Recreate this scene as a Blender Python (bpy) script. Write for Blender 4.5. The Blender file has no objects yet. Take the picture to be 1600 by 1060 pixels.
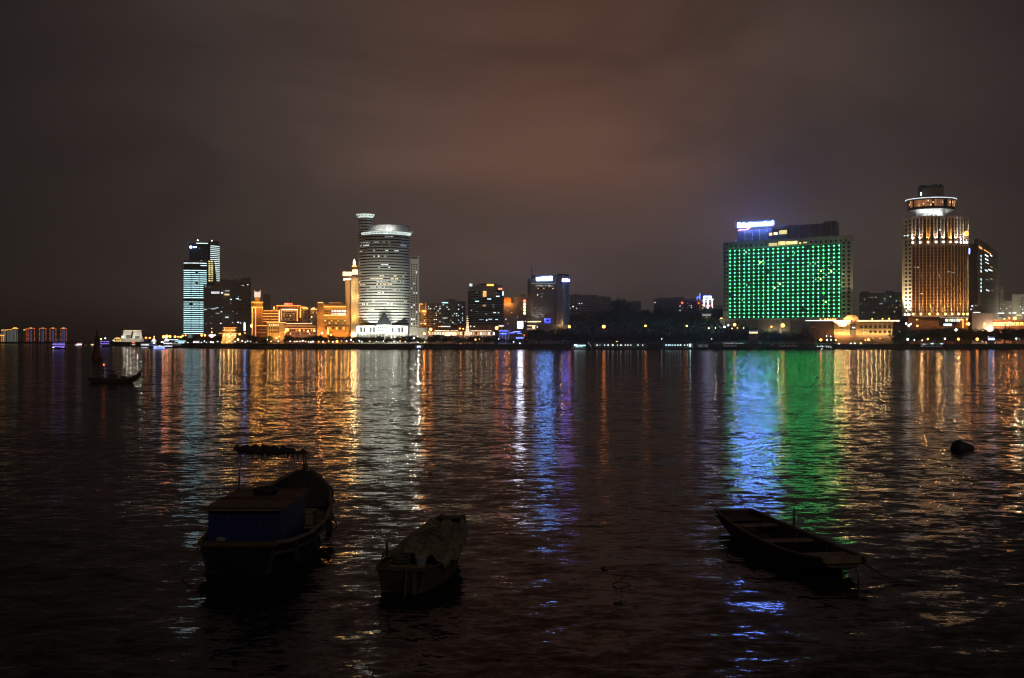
import bpy, math, random
from mathutils import Vector, Matrix
random.seed(7)
S = bpy.context.scene
COL = S.collection

# ------------------------------------------------------------------ camera, sky, light, exposure
F, H = 1850.0, 6.0            # focal length in photo pixels (1600 wide), eye height above the water in metres
cd = bpy.data.cameras.new('camera'); cam = bpy.data.objects.new('camera', cd); COL.objects.link(cam)
cd.sensor_width = 36; cd.lens = 36 * F / 1600; cd.clip_start = 0.5; cd.clip_end = 30000
cam.location = (0, 0, H); cam.rotation_euler = (math.radians(90), 0, 0); S.camera = cam

W = bpy.data.worlds.new('World'); S.world = W; W.use_nodes = True
def build_world():
    nt = W.node_tree; nt.nodes.clear(); N = nt.nodes.new; L = nt.links.new
    out = N('ShaderNodeOutputWorld'); add = N('ShaderNodeAddShader')
    tc = N('ShaderNodeTexCoord'); sep = N('ShaderNodeSeparateXYZ'); L(tc.outputs['Generated'], sep.inputs[0])
    # faint night-time remainder of the physical sky
    sky = N('ShaderNodeTexSky'); sky.sky_type = 'NISHITA'; sky.sun_disc = False
    sky.sun_elevation = math.radians(28); sky.sun_rotation = math.radians(200)
    b0 = N('ShaderNodeBackground'); b0.inputs['Strength'].default_value = 0.0004
    L(sky.outputs[0], b0.inputs['Color'])
    # low overcast lit from below by the town: brightest above the town, fading sideways and upwards
    def m(op, a, b=None, c=None):
        n = N('ShaderNodeMath'); n.operation = op
        for i, v in enumerate((a, b, c)):
            if v is None: continue
            if isinstance(v, (int, float)): n.inputs[i].default_value = v
            else: L(v, n.inputs[i])
        return n.outputs[0]
    az = m('ARCTAN2', sep.outputs[0], sep.outputs[1])
    el = sep.outputs[2]
    da = m('DIVIDE', m('SUBTRACT', az, 0.035), 0.315)
    g = m('EXPONENT', m('MULTIPLY', m('MULTIPLY', da, da), -1.0))
    ee = m('DIVIDE', m('SUBTRACT', el, 0.10), 0.38)
    ge = m('EXPONENT', m('MULTIPLY', m('MULTIPLY', ee, ee), -1.0))
    glow = m('MULTIPLY', g, ge)
    mp = N('ShaderNodeMapping'); L(tc.outputs['Generated'], mp.inputs[0])
    mp.inputs['Scale'].default_value = (2.2, 2.2, 6.5); mp.inputs['Rotation'].default_value = (0, 0.12, 0)
    no = N('ShaderNodeTexNoise'); no.inputs['Scale'].default_value = 1.5; no.inputs['Detail'].default_value = 6
    no.inputs['Roughness'].default_value = 0.52; no.inputs['Distortion'].default_value = 0.5
    L(mp.outputs[0], no.inputs['Vector'])
    cl = N('ShaderNodeMapRange'); L(no.outputs[0], cl.inputs[0])
    cl.inputs[1].default_value = 0.3; cl.inputs[2].default_value = 0.72; cl.inputs[3].default_value = 0.55; cl.inputs[4].default_value = 1.33
    amp = m('MULTIPLY_ADD', m('MULTIPLY', glow, cl.outputs[0]), 0.90, 0.105)
    # greyer near the skyline, rusty where the cloud is higher
    hi = N('ShaderNodeMapRange'); L(m('MULTIPLY', el, cl.outputs[0]), hi.inputs[0]); hi.inputs[1].default_value = 0.02; hi.inputs[2].default_value = 0.16
    mix = N('ShaderNodeMix'); mix.data_type = 'RGBA'; db = m('DIVIDE', m('SUBTRACT', az, 0.05), 0.20); L(m('MULTIPLY', hi.outputs[0], m('EXPONENT', m('MULTIPLY', m('MULTIPLY', db, db), -1.0))), mix.inputs[0])
    mix.inputs[6].default_value = (0.094, 0.067, 0.058, 1); mix.inputs[7].default_value = (0.112, 0.055, 0.036, 1)
    b1 = N('ShaderNodeBackground'); L(mix.outputs[2], b1.inputs['Color']); L(amp, b1.inputs['Strength'])
    L(b0.outputs[0], add.inputs[0]); L(b1.outputs[0], add.inputs[1]); L(add.outputs[0], out.inputs[0])
build_world()

sl = bpy.data.lights.new('fill_sun', 'SUN'); sl.energy = 0.14; sl.angle = math.radians(12); sl.color = (1.0, 0.85, 0.7)  # no sun at night: faint warm fill added from behind the camera
fill_sun = bpy.data.objects.new('fill_sun', sl); COL.objects.link(fill_sun); fill_sun.rotation_euler = (math.radians(62), 0, math.radians(20))

S.view_settings.view_transform = 'Standard'; S.view_settings.look = 'None'
S.view_settings.exposure = 0; S.view_settings.gamma = 1; S.view_settings.use_curve_mapping = False
S.render.engine = 'CYCLES'
S.cycles.use_denoising = True; S.cycles.filter_width = 1.05
S.cycles.max_bounces = 4; S.cycles.diffuse_bounces = 2; S.cycles.glossy_bounces = 3
S.cycles.caustics_reflective = False; S.cycles.caustics_refractive = False
S.cycles.sample_clamp_indirect = 12
S.cycles.use_light_tree = True

# ------------------------------------------------------------------ materials
M = {}
def mat(name, col, rough=0.7, var=0.25, scale=0.6, metal=0.0, bump=0.0, var_scale=None):
    m = bpy.data.materials.new(name); m.use_nodes = True; nt = m.node_tree
    p = nt.nodes['Principled BSDF']; p.inputs['Roughness'].default_value = rough; p.inputs['Metallic'].default_value = metal
    tc = nt.nodes.new('ShaderNodeTexCoord'); no = nt.nodes.new('ShaderNodeTexNoise')
    no.inputs['Scale'].default_value = scale; no.inputs['Detail'].default_value = 5; no.inputs['Roughness'].default_value = 0.65
    nt.links.new(tc.outputs['Object'], no.inputs['Vector'])
    r = nt.nodes.new('ShaderNodeValToRGB')
    r.color_ramp.elements[0].position = 0.3; r.color_ramp.elements[1].position = 0.72
    r.color_ramp.elements[0].color = tuple(c * (1 - var) for c in col) + (1,)
    r.color_ramp.elements[1].color = tuple(min(1, c * (1 + var)) for c in col) + (1,)
    nt.links.new(no.outputs['Fac'], r.inputs[0]); nt.links.new(r.outputs[0], p.inputs['Base Color'])
    if bump:
        b = nt.nodes.new('ShaderNodeBump'); b.inputs['Strength'].default_value = bump; b.inputs['Distance'].default_value = 0.05
        nt.links.new(no.outputs['Fac'], b.inputs['Height']); nt.links.new(b.outputs[0], p.inputs['Normal'])
    M[name] = m; return m
def emat(name, col, strength, vary=0.0, base=(0.5, 0.5, 0.5)):
    m = bpy.data.materials.new(name); m.use_nodes = True; nt = m.node_tree
    p = nt.nodes['Principled BSDF']; p.inputs['Base Color'].default_value = base + (1,); p.inputs['Roughness'].default_value = 0.4
    p.inputs['Emission Color'].default_value = tuple(col) + (1,); p.inputs['Emission Strength'].default_value = strength
    if vary:                                    # each lamp or room a little brighter or dimmer than the next
        oi = nt.nodes.new('ShaderNodeObjectInfo'); mr = nt.nodes.new('ShaderNodeMapRange')
        mr.inputs[3].default_value = strength * (1 - vary); mr.inputs[4].default_value = strength * (1 + vary)
        nt.links.new(oi.outputs['Random'], mr.inputs[0])
        no = nt.nodes.new('ShaderNodeTexNoise'); no.inputs['Scale'].default_value = 0.9; no.inputs['Detail'].default_value = 2
        geo = nt.nodes.new('ShaderNodeNewGeometry'); nt.links.new(geo.outputs['Position'], no.inputs['Vector'])
        m2 = nt.nodes.new('ShaderNodeMapRange'); m2.inputs[1].default_value = 0.3; m2.inputs[2].default_value = 0.7
        m2.inputs[3].default_value = 0.55; m2.inputs[4].default_value = 1.35; nt.links.new(no.outputs[0], m2.inputs[0])
        mu = nt.nodes.new('ShaderNodeMath'); mu.operation = 'MULTIPLY'
        nt.links.new(mr.outputs[0], mu.inputs[0]); nt.links.new(m2.outputs[0], mu.inputs[1])
        nt.links.new(mu.outputs[0], p.inputs['Emission Strength'])
    M[name] = m; return m

mat('concrete', (0.32, 0.30, 0.27)); mat('pale_concrete', (0.40, 0.39, 0.36)); mat('dark_concrete', (0.24, 0.22, 0.21))
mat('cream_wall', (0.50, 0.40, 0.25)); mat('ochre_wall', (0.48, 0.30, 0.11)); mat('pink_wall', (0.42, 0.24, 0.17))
mat('brown_stone', (0.23, 0.115, 0.065)); mat('white_wall', (0.66, 0.65, 0.60)); mat('dark_glass', (0.02, 0.024, 0.028), 0.12, 0.2)
mat('window_glass', (0.012, 0.013, 0.016), 0.1, 0.2); mat('bronze_glass', (0.05, 0.028, 0.016), 0.2, 0.3)
mat('white_metal', (0.75, 0.75, 0.73), 0.35, 0.08); mat('grey_metal', (0.25, 0.25, 0.26), 0.4, 0.15); mat('dark_metal', (0.04, 0.04, 0.042), 0.45, 0.2)
mat('roof_tile', (0.10, 0.05, 0.035)); mat('quay_stone', (0.075, 0.07, 0.065), 0.85, 0.35, 0.9, bump=0.5); mat('ground', (0.05, 0.048, 0.045), 0.9, 0.3, 0.05)
mat('hill_soil', (0.035, 0.033, 0.026), 0.95, 0.3, 0.1); mat('leaf', (0.035, 0.05, 0.02), 0.6, 0.55, 0.35); mat('bark', (0.06, 0.045, 0.035), 0.9, 0.3, 3)
mat('hull_blue', (0.010, 0.012, 0.035), 0.6, 0.4, 2.0, bump=0.3); mat('blue_paint', (0.010, 0.015, 0.13), 0.55, 0.35, 2.0, bump=0.2); mat('old_wood', (0.20, 0.13, 0.085), 0.8, 0.45, 3.0, bump=0.4)
mat('dark_wood', (0.09, 0.058, 0.044), 0.8, 0.45, 3.0, bump=0.4); mat('rust_board', (0.17, 0.095, 0.05), 0.85, 0.45, 3.0, bump=0.4)
mat('tarp', (0.20, 0.165, 0.105), 0.7, 0.75, 4.5, bump=0.8); mat('dark_tarp', (0.035, 0.03, 0.028), 0.8, 0.4, 4.0, bump=0.4)
mat('rope', (0.10, 0.085, 0.06), 0.9, 0.3, 20); mat('rubber', (0.015, 0.015, 0.015), 0.7, 0.2, 5); mat('rock', (0.035, 0.033, 0.03), 0.6, 0.4, 3.0, bump=0.8)
mat('red_paint', (0.20, 0.035, 0.02), 0.55, 0.3, 1.5); mat('hull_white', (0.5, 0.5, 0.5), 0.4, 0.15); mat('hull_dark', (0.03, 0.03, 0.035), 0.5, 0.2)
mat('navy_panel', (0.055, 0.055, 0.07)); mat('green_net_wall', (0.03, 0.032, 0.03), 0.95, 0.2); M['green_net_wall'].node_tree.nodes['Principled BSDF'].inputs['Specular IOR Level'].default_value = 0.05

emat('win_white', (0.85, 0.95, 1.0), 1.5, 0.6); emat('win_warm', (1.0, 0.72, 0.36), 1.1, 0.6); emat('win_cyan', (0.50, 0.84, 0.88), 1.9, 0.3)
emat('win_yellow', (1.0, 0.80, 0.30), 1.3, 0.45); emat('win_dim', (0.75, 0.82, 0.85), 0.35, 0.7); emat('win_amber', (1.0, 0.45, 0.10), 1.0, 0.6); emat('win_glow', (1.0, 0.33, 0.07), 0.28, 0.6)
emat('lamp_orange', (1.0, 0.27, 0.04), 16, 0.4); emat('lamp_warm', (1.0, 0.47, 0.13), 6, 0.4); emat('lamp_white', (0.92, 0.96, 1.0), 5, 0.6)
emat('lamp_cyan', (0.5, 0.92, 1.0), 7, 0.4); emat('lamp_pink', (1.0, 0.55, 0.62), 3.5, 0.2); emat('lamp_red', (1.0, 0.09, 0.03), 6, 0.2)
emat('lamp_blue', (0.10, 0.16, 1.0), 3.5, 0.4); emat('neon_blue_white', (0.30, 0.40, 1.0), 12); emat('sign_blue', (0.15, 0.27, 1.0), 330)
emat('sign_blue_pale', (0.36, 0.48, 1.0), 8); emat('sign_violet', (0.16, 0.17, 1.0), 60); emat('sign_white', (0.80, 0.83, 1.0), 34); emat('sign_azure', (0.16, 0.36, 1.0), 105); emat('sign_red', (1.0, 0.12, 0.06), 5); emat('sign_orange', (1.0, 0.42, 0.06), 2.4)
emat('gold_glow', (1.0, 0.48, 0.09), 1.6, 0.3); emat('screen_blue', (0.02, 0.07, 0.9), 1.4); emat('strip_gold', (1.0, 0.33, 0.05), 1.5, 0.4)  # the first gold: light put into roofs, caps and doorways as their own glow
emat('strip_white', (0.95, 0.95, 1.0), 1.4, 0.2); emat('strip_cream', (1.0, 0.70, 0.38), 2.0, 0.35); emat('strip_purple', (0.30, 0.20, 1.0), 1.1, 0.3)
emat('led_green', (0.06, 1.0, 0.20), 27, 0.5); emat('tube_green', (0.015, 0.62, 0.17), 0.16, 0.5, (0.02, 0.02, 0.02)); emat('strip_red', (1.0, 0.17, 0.05), 0.6, 0.4)
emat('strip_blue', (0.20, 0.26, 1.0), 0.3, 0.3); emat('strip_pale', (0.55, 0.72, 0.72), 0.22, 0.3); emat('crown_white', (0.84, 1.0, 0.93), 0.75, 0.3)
emat('strip_stripe', (0.72, 0.88, 0.84), 1.8, 0.2); emat('flame', (1.0, 0.72, 0.55), 6)
emat('flood_white', (0.9, 0.95, 1.0), 7); emat('flood_amber', (1.0, 0.62, 0.2), 6)

# ------------------------------------------------------------------ geometry helpers
def X(px, Y): return (px - 800.0) / F * Y
def Z(py, Y): return H + (530.0 - py) / F * Y
def PXM(n, Y): return n / F * Y                # n photo pixels in metres at distance Y

class MB:
    def __init__(s): s.v = []; s.f = []
    def box(s, x0, x1, y0, y1, z0, z1):
        n = len(s.v)
        s.v += [(x0,y0,z0),(x1,y0,z0),(x1,y1,z0),(x0,y1,z0),(x0,y0,z1),(x1,y0,z1),(x1,y1,z1),(x0,y1,z1)]
        s.f += [(n,n+3,n+2,n+1),(n+4,n+5,n+6,n+7),(n,n+1,n+5,n+4),(n+1,n+2,n+6,n+5),(n+2,n+3,n+7,n+6),(n+3,n,n+4,n+7)]
        return s
    def prism(s, pts, z0, z1, pts1=None):      # counter-clockwise plan polygon from z0 to z1
        n = len(s.v); k = len(pts); pts1 = pts1 or pts
        s.v += [(p[0], p[1], z0) for p in pts] + [(p[0], p[1], z1) for p in pts1]
        for i in range(k):
            j = (i + 1) % k; s.f.append((n+i, n+j, n+k+j, n+k+i))
        s.f.append(tuple(n + i for i in reversed(range(k)))); s.f.append(tuple(n + k + i for i in range(k)))
        return s
    def lathe(s, prof, n=24, cx=0, cy=0):      # profile [(r,z)] about the vertical axis
        b = len(s.v); k = len(prof)
        for i in range(n):
            a = 2 * math.pi * i / n
            for r, z in prof: s.v.append((cx + r * math.cos(a), cy + r * math.sin(a), z))
        for i in range(n):
            j = (i + 1) % n
            for q in range(k - 1): s.f.append((b+i*k+q, b+j*k+q, b+j*k+q+1, b+i*k+q+1))
        s.f.append(tuple(b + i * k for i in reversed(range(n)))); s.f.append(tuple(b + i * k + k - 1 for i in range(n)))
        return s
    def tube(s, pts, r, n=6, r1=None):
        pts = [Vector(p) for p in pts]; b = len(s.v); m = len(pts)
        for i, p in enumerate(pts):
            d = (pts[min(i+1, m-1)] - pts[max(i-1, 0)]).normalized()
            u = d.cross(Vector((0, 0, 1)) if abs(d.z) < 0.9 else Vector((1, 0, 0))).normalized(); w = d.cross(u)
            rr = r if r1 is None else r + (r1 - r) * i / max(1, m - 1)
            for k in range(n):
                a = 2 * math.pi * k / n; q = p + u * math.cos(a) * rr + w * math.sin(a) * rr; s.v.append(tuple(q))
        for i in range(m - 1):
            for k in range(n):
                j = (k + 1) % n; s.f.append((b+i*n+k, b+i*n+j, b+(i+1)*n+j, b+(i+1)*n+k))
        s.f.append(tuple(b + k for k in reversed(range(n)))); s.f.append(tuple(b + (m-1)*n + k for k in range(n)))
        return s
    def arc_band(s, cx, cy, r, a0, a1, z0, z1, t=0.3, n=24):   # curved strip, outer radius r, thickness t
        b = len(s.v)
        for i in range(n + 1):
            a = a0 + (a1 - a0) * i / n; c, q = math.cos(a), math.sin(a)
            for rr, zz in ((r, z0), (r, z1), (r - t, z1), (r - t, z0)): s.v.append((cx + rr * c, cy + rr * q, zz))
        for i in range(n):
            for k in range(4):
                j = (k + 1) % 4; s.f.append((b+i*4+k, b+(i+1)*4+k, b+(i+1)*4+j, b+i*4+j))
        s.f.append((b, b+1, b+2, b+3)); e = b + n * 4; s.f.append((e+3, e+2, e+1, e))
        return s
    def ball(s, c, r, n=8, m=6, sz=1.0):
        b = len(s.v)
        for i in range(m + 1):
            t = math.pi * i / m
            for k in range(n):
                a = 2 * math.pi * k / n
                s.v.append((c[0] + r*math.sin(t)*math.cos(a), c[1] + r*math.sin(t)*math.sin(a), c[2] + r*sz*math.cos(t)))
        for i in range(m):
            for k in range(n):
                j = (k + 1) % n; s.f.append((b+i*n+k, b+(i+1)*n+k, b+(i+1)*n+j, b+i*n+j))
        return s
    def mesh(s, name, m, smooth=False):
        me = bpy.data.meshes.new(name); me.from_pydata(s.v, [], s.f); me.materials.append(M[m] if isinstance(m, str) else m)
        if smooth: me.polygons.foreach_set('use_smooth', [True] * len(me.polygons))
        me.update(); return me
    def build(s, name, m, parent=None, loc=(0, 0, 0), smooth=False, kind=None):
        return place(name, s.mesh(name, m, smooth), parent, loc, kind=kind)

def place(name, me, parent=None, loc=(0, 0, 0), scale=(1, 1, 1), rotz=0.0, kind=None):
    o = bpy.data.objects.new(name, me); COL.objects.link(o); o.location = loc; o.scale = scale
    if rotz: o.rotation_euler = (0, 0, rotz)
    if parent: o.parent = parent
    if kind: o['kind'] = kind
    return o
def thing(name, label, cat, loc, rotz=0.0, group=None):
    o = bpy.data.objects.new(name, None); COL.objects.link(o); o.location = loc; o.rotation_euler = (0, 0, rotz)
    o.empty_display_size = 0.5
    return tag(o, label, cat, group)
def tag(o, label, cat, group=None):
    o['label'] = label; o['category'] = cat
    if group: o['group'] = group
    return o
def struct(o): o['kind'] = 'structure'; return o

_unit = {}
def unit(name, m):                              # shared 1 x 1 x 1 box centred on x and z, front face at y = 0
    k = (name, m)
    if k not in _unit: _unit[k] = MB().box(-.5, .5, 0, 1, -.5, .5).mesh(name, m)
    return _unit[k]
def ubox(name, m, parent, x0, x1, z0, z1, yf, d=0.12):
    return place(name, unit(name, m), parent, ((x0+x1)/2, yf, (z0+z1)/2), (x1-x0, d, z1-z0))
_ballm = {}
def uball(name, m, parent, c, r, sz=1.0):
    k = (name, m)
    if k not in _ballm: _ballm[k] = MB().ball((0, 0, 0), 1, 10, 6).mesh(name, m, True)
    return place(name, _ballm[k], parent, c, (r, r, r * sz))
FLOOD = dict(theatre=.09, pavilion=.24, clock_tower=.38, hotel_building=.5, arcade_building=.22, yellow_building=.24, gold_tower=.26, round_tower=.36, slab_tower=.2, promenade_hall=.25, lantern_roof_building=.9,
             bank_tower=.5, green_hotel=.28, colonial_building=.55, ribbed_tower=3.2, apartment_block=.6, corner_tower=1.5, shop_row=.5)
def flood(parent, loc, col, power, spot=None, aim=None, radius=0.3):
    l = bpy.data.lights.new('floodlight', 'SPOT' if spot else 'POINT'); l.energy = power * FLOOD.get(parent.name.split('.')[0], 1.0); l.color = col
    l.shadow_soft_size = radius
    if spot: l.spot_size = math.radians(spot); l.spot_blend = 0.6
    o = bpy.data.objects.new('floodlight', l); COL.objects.link(o); o.location = loc; o.parent = parent
    if aim: o.rotation_euler = (Vector(aim) - Vector(loc)).to_track_quat('-Z', 'Y').to_euler()
    return o
def text(body, name, m, parent, loc, w, h, depth=0.3, rotz=0.0):
    c = bpy.data.curves.new('lettering', 'FONT'); c.body = body; c.extrude = 0.02; c.resolution_u = 3
    t = bpy.data.objects.new('lettering', c); COL.objects.link(t)
    dg = bpy.context.evaluated_depsgraph_get(); me = bpy.data.meshes.new_from_object(t.evaluated_get(dg))
    bpy.data.objects.remove(t); bpy.data.curves.remove(c)
    xs = [v.co.x for v in me.vertices]; ys = [v.co.y for v in me.vertices]
    if not xs: return None
    x0, x1, y0, y1 = min(xs), max(xs), min(ys), max(ys)
    for v in me.vertices:
        v.co = ((v.co.x - x0) / (x1 - x0) * w - w / 2, -v.co.z / 0.02 * depth / 2, (v.co.y - y0) / (y1 - y0) * h)
    me.materials.clear(); me.materials.append(M[m]); me.name = name
    return place(name, me, parent, loc, rotz=rotz)

def glyph(name, m, parent, loc, w, h, seed, depth=0.5):
    """one sign character too blurred to read in the photo: crossing upright and level strokes"""
    r = random.Random(seed); b = MB(); t = w * .17; k = 0
    def bar(x0, x1, z0, z1):
        nonlocal k
        b.box(x0, x1, -depth/2 - .012*k, depth/2 + .012*k, z0, z1); k += 1
    for q in (r.uniform(-.5, -.3), r.uniform(.1, .5) - .05): bar(q*w, q*w + t, r.uniform(0, .2)*h, h*r.uniform(.85, 1))
    for z in (r.uniform(.05, .15), r.uniform(.4, .55), r.uniform(.75, .86)): bar(-w*r.uniform(.4, .5), w*r.uniform(.4, .5), z*h, z*h + t)
    return b.build(name, m, parent, loc)

class Bld:
    """a building whose front stands square to the view line at distance Y; features are given by where they show in the photo"""
    def __init__(s, name, label, px0, px1, Y, group=None, G=3.0, cat='building', face=True):
        s.Y = Y; s.G = G; s.mx = X((px0 + px1) / 2, Y); s.px0 = px0; s.px1 = px1
        s.rot = math.atan2(-s.mx, Y) if face else 0.0; s.dist = math.hypot(s.mx, Y)
        s.root = thing(name, label, cat, (s.mx, Y, G), s.rot, group)
    def x(s, px): return s.dist * math.tan(math.atan((px - 800.0) / F) + s.rot) if s.rot else X(px, s.Y) - s.mx
    def z(s, py): return Z(py, s.Y) - s.G
    def box(s, name, px0, px1, pyt, pyb, m, y0=0.0, d=12.0, parent=None):
        zb = 0.0 if pyb is None else s.z(pyb)
        return ubox(name, m, parent or s.root, s.x(px0), s.x(px1), zb, s.z(pyt), y0, d)
    def win(s, px, py, w, h, m, y0=-0.05, name='window', d=0.12):
        return ubox(name, m, s.root, s.x(px - w/2), s.x(px + w/2), s.z(py + h/2), s.z(py - h/2), y0, d)
    def grid(s, px0, px1, py0, py1, nx, ny, fx=0.6, fy=0.5, m='window_glass', y0=-0.03, limit=False):
        """unlit windows: one joined stuff part (each under a few pixels)"""
        b = MB(); dx = (px1 - px0) / nx; dy = (py1 - py0) / ny
        for i in range(nx):
            for j in range(ny):
                cx = px0 + (i + .5) * dx; cy = py0 + (j + .5) * dy
                b.box(s.x(cx - dx*fx/2), s.x(cx + dx*fx/2), y0, y0 + 0.1, s.z(cy + dy*fy/2), s.z(cy - dy*fy/2))
        o = b.build('window', m, s.root, kind='stuff'); return o
    def ledges(s, px0, px1, pys, m='concrete', h=0.35, out=0.2, name='ledge', d=0.4):
        for py in pys: ubox(name, m, s.root, s.x(px0), s.x(px1), s.z(py) - h/2, s.z(py) + h/2, -out, d)
    def lit(s, spots, w=2.0, h=1.4, m='win_white'):
        for sp in spots: s.win(sp[0], sp[1], sp[3] if len(sp) > 3 else w, sp[4] if len(sp) > 4 else h, sp[2] if len(sp) > 2 and sp[2] else m, y0=-0.12)
    def rand_lit(s, px0, px1, py0, py1, n, mats=('win_white', 'win_warm', 'win_dim'), w=1.6, h=1.4, step=(3.0, 3.4), seed=1):
        r = random.Random(seed); nx = max(1, int((px1 - px0) / step[0])); ny = max(1, int((py1 - py0) / step[1])); used = set()
        for _ in range(n * 3):
            if len(used) >= n: break
            i, j = r.randrange(nx), r.randrange(ny)
            if (i, j) in used: continue
            used.add((i, j))
            s.win(px0 + (i + .5) * step[0], py0 + (j + .5) * step[1], w * r.uniform(.7, 1.2), h, r.choice(mats), y0=-0.12)
#--SETTING--

# ------------------------------------------------------------------ the setting: water, ground, quay, far shore, hill
def build_water():
    m = bpy.data.materials.new('water'); m.use_nodes = True; nt = m.node_tree; N = nt.nodes.new; L = nt.links.new
    p = nt.nodes['Principled BSDF']
    p.inputs['Base Color'].default_value = (0.006, 0.004, 0.003, 1); p.inputs['IOR'].default_value = 1.24
    p.inputs['Roughness'].default_value = 0.09
    geo = N('ShaderNodeNewGeometry')
    def noise(scale, rot, detail, rough, dist=0.0):
        mp = N('ShaderNodeMapping'); mp.inputs['Scale'].default_value = scale; mp.inputs['Rotation'].default_value = (0, 0, rot)
        L(geo.outputs['Position'], mp.inputs[0])
        n = N('ShaderNodeTexNoise'); n.inputs['Scale'].default_value = 1; n.inputs['Detail'].default_value = detail
        n.inputs['Roughness'].default_value = rough; n.inputs['Distortion'].default_value = dist
        L(mp.outputs[0], n.inputs['Vector']); return n
    def vm(op, a, b):
        n = N('ShaderNodeVectorMath'); n.operation = op
        for i, v in enumerate((a, b)):
            if isinstance(v, tuple): n.inputs[i].default_value = v
            else: L(v, n.inputs[i])
        return n.outputs[0]
    # the three octaves of ripples: swell from passing boats, wind waves, capillary ripples; each adds a slope
    tot = None
    for scale, rot, det, ro, ax, ay in (((0.12, 0.19, 1), 0.16, 3, 0.75, 0.11, 0.19),
                                        ((0.95, 1.5, 1), -0.10, 5, 0.82, 0.52, 0.72),
                                        ((3.0, 5.5, 1), 0.1, 2, 0.6, 0.10, 0.16)):
        n = noise(scale, rot, det, ro, 0.3)
        v = vm('MULTIPLY', vm('SUBTRACT', n.outputs['Color'], (0.5, 0.5, 0.5)), (ax, ay, 0.0))
        tot = v if tot is None else vm('ADD', tot, v)
    # cat's paws: patches where the breeze roughens the water, calm lanes between them
    n = noise((0.006, 0.03, 1), 0.05, 3, 0.55, 0.6)
    mr = N('ShaderNodeMapRange'); L(n.outputs[0], mr.inputs[0]); mr.inputs[1].default_value = 0.3; mr.inputs[2].default_value = 0.7
    mr.inputs[3].default_value = 0.55; mr.inputs[4].default_value = 1.15
    sc = N('ShaderNodeVectorMath'); sc.operation = 'SCALE'; L(tot, sc.inputs[0]); L(mr.outputs[0], sc.inputs['Scale'])
    nv = N('ShaderNodeVectorMath'); nv.operation = 'NORMALIZE'
    L(vm('ADD', sc.outputs[0], (0.0, 0.0, 1.0)), nv.inputs[0])
    # silty harbour water: dark body under a rippled, slightly dulled reflecting surface
    fr = N('ShaderNodeFresnel'); fr.inputs['IOR'].default_value = 1.22; L(nv.outputs[0], fr.inputs['Normal'])
    gl = N('ShaderNodeBsdfAnisotropic'); gl.inputs['Color'].default_value = (0.60, 0.585, 0.58, 1); gl.inputs['Roughness'].default_value = 0.09; L(nv.outputs[0], gl.inputs['Normal'])
    df = N('ShaderNodeBsdfDiffuse'); df.inputs['Color'].default_value = (0.012, 0.009, 0.007, 1)
    mx = N('ShaderNodeMixShader'); L(fr.outputs[0], mx.inputs[0]); L(df.outputs[0], mx.inputs[1]); L(gl.outputs[0], mx.inputs[2])
    L(mx.outputs[0], nt.nodes['Material Output'].inputs['Surface']); nt.nodes.remove(p)
    M['water'] = m
    b = MB(); b.v = [(-9000, -60, 0), (9000, -60, 0), (9000, 16000, 0), (-9000, 16000, 0)]; b.f = [(0, 1, 2, 3)]
    struct(b.build('water', 'water'))
build_water()

shore = [(1400, 692), (X(640, 692), 692), (X(450, 715), 715), (X(300, 790), 790), (X(235, 900), 900), (X(165, 1120), 1120)]
def build_land():
    b = MB(); n = len(shore)
    pts = list(shore) + [(-800, 2600), (-2500, 9000), (9000, 9000), (9000, 692)]
    b.v = [(x, y, 3.0) for x, y in pts]; b.f = [tuple(reversed(range(len(pts))))]
    struct(b.build('ground', 'ground'))
    q = MB()                                     # stone embankment standing in the water, with its coping
    line = [(9000, 692)] + shore + [(-800, 2600)]
    for (x0, y0), (x1, y1) in zip(line, line[1:]):
        d = Vector((x1 - x0, y1 - y0)).normalized(); nx, ny = d.y, -d.x       # outward is -n here
        o = (-nx, -ny) if -ny < 0 else (nx, ny)
        k = len(q.v)
        for (x, y) in ((x0, y0), (x1, y1)):
            q.v += [(x + o[0]*1.4, y + o[1]*1.4, -2), (x + o[0]*0.6, y + o[1]*0.6, 2.6), (x + o[0]*0.9, y + o[1]*0.9, 2.6), (x + o[0]*0.9, y + o[1]*0.9, 3.05), (x - o[0]*1.0, y - o[1]*1.0, 3.05)]
        for i in range(4): q.f.append((k+i, k+i+1, k+5+i+1, k+5+i))
    struct(q.build('quay_wall', 'quay_stone'))
    f = MB().prism([(-2500, 1590), (X(112, 1590), 1590), (X(128, 1700), 1700), (X(120, 2600), 2600), (-2500, 2600)], -1, 2.2)
    struct(f.build('far_shore', 'ground'))
    # promenade road along the quay
    r = MB(); r.v = [(1400, 694, 3.004), (1400, 700, 3.004), (X(640, 700), 700, 3.004), (X(640, 694), 694, 3.004)]; r.f = [(0, 1, 2, 3)]
    struct(r.build('promenade', 'dark_concrete'))
build_land()

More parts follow.
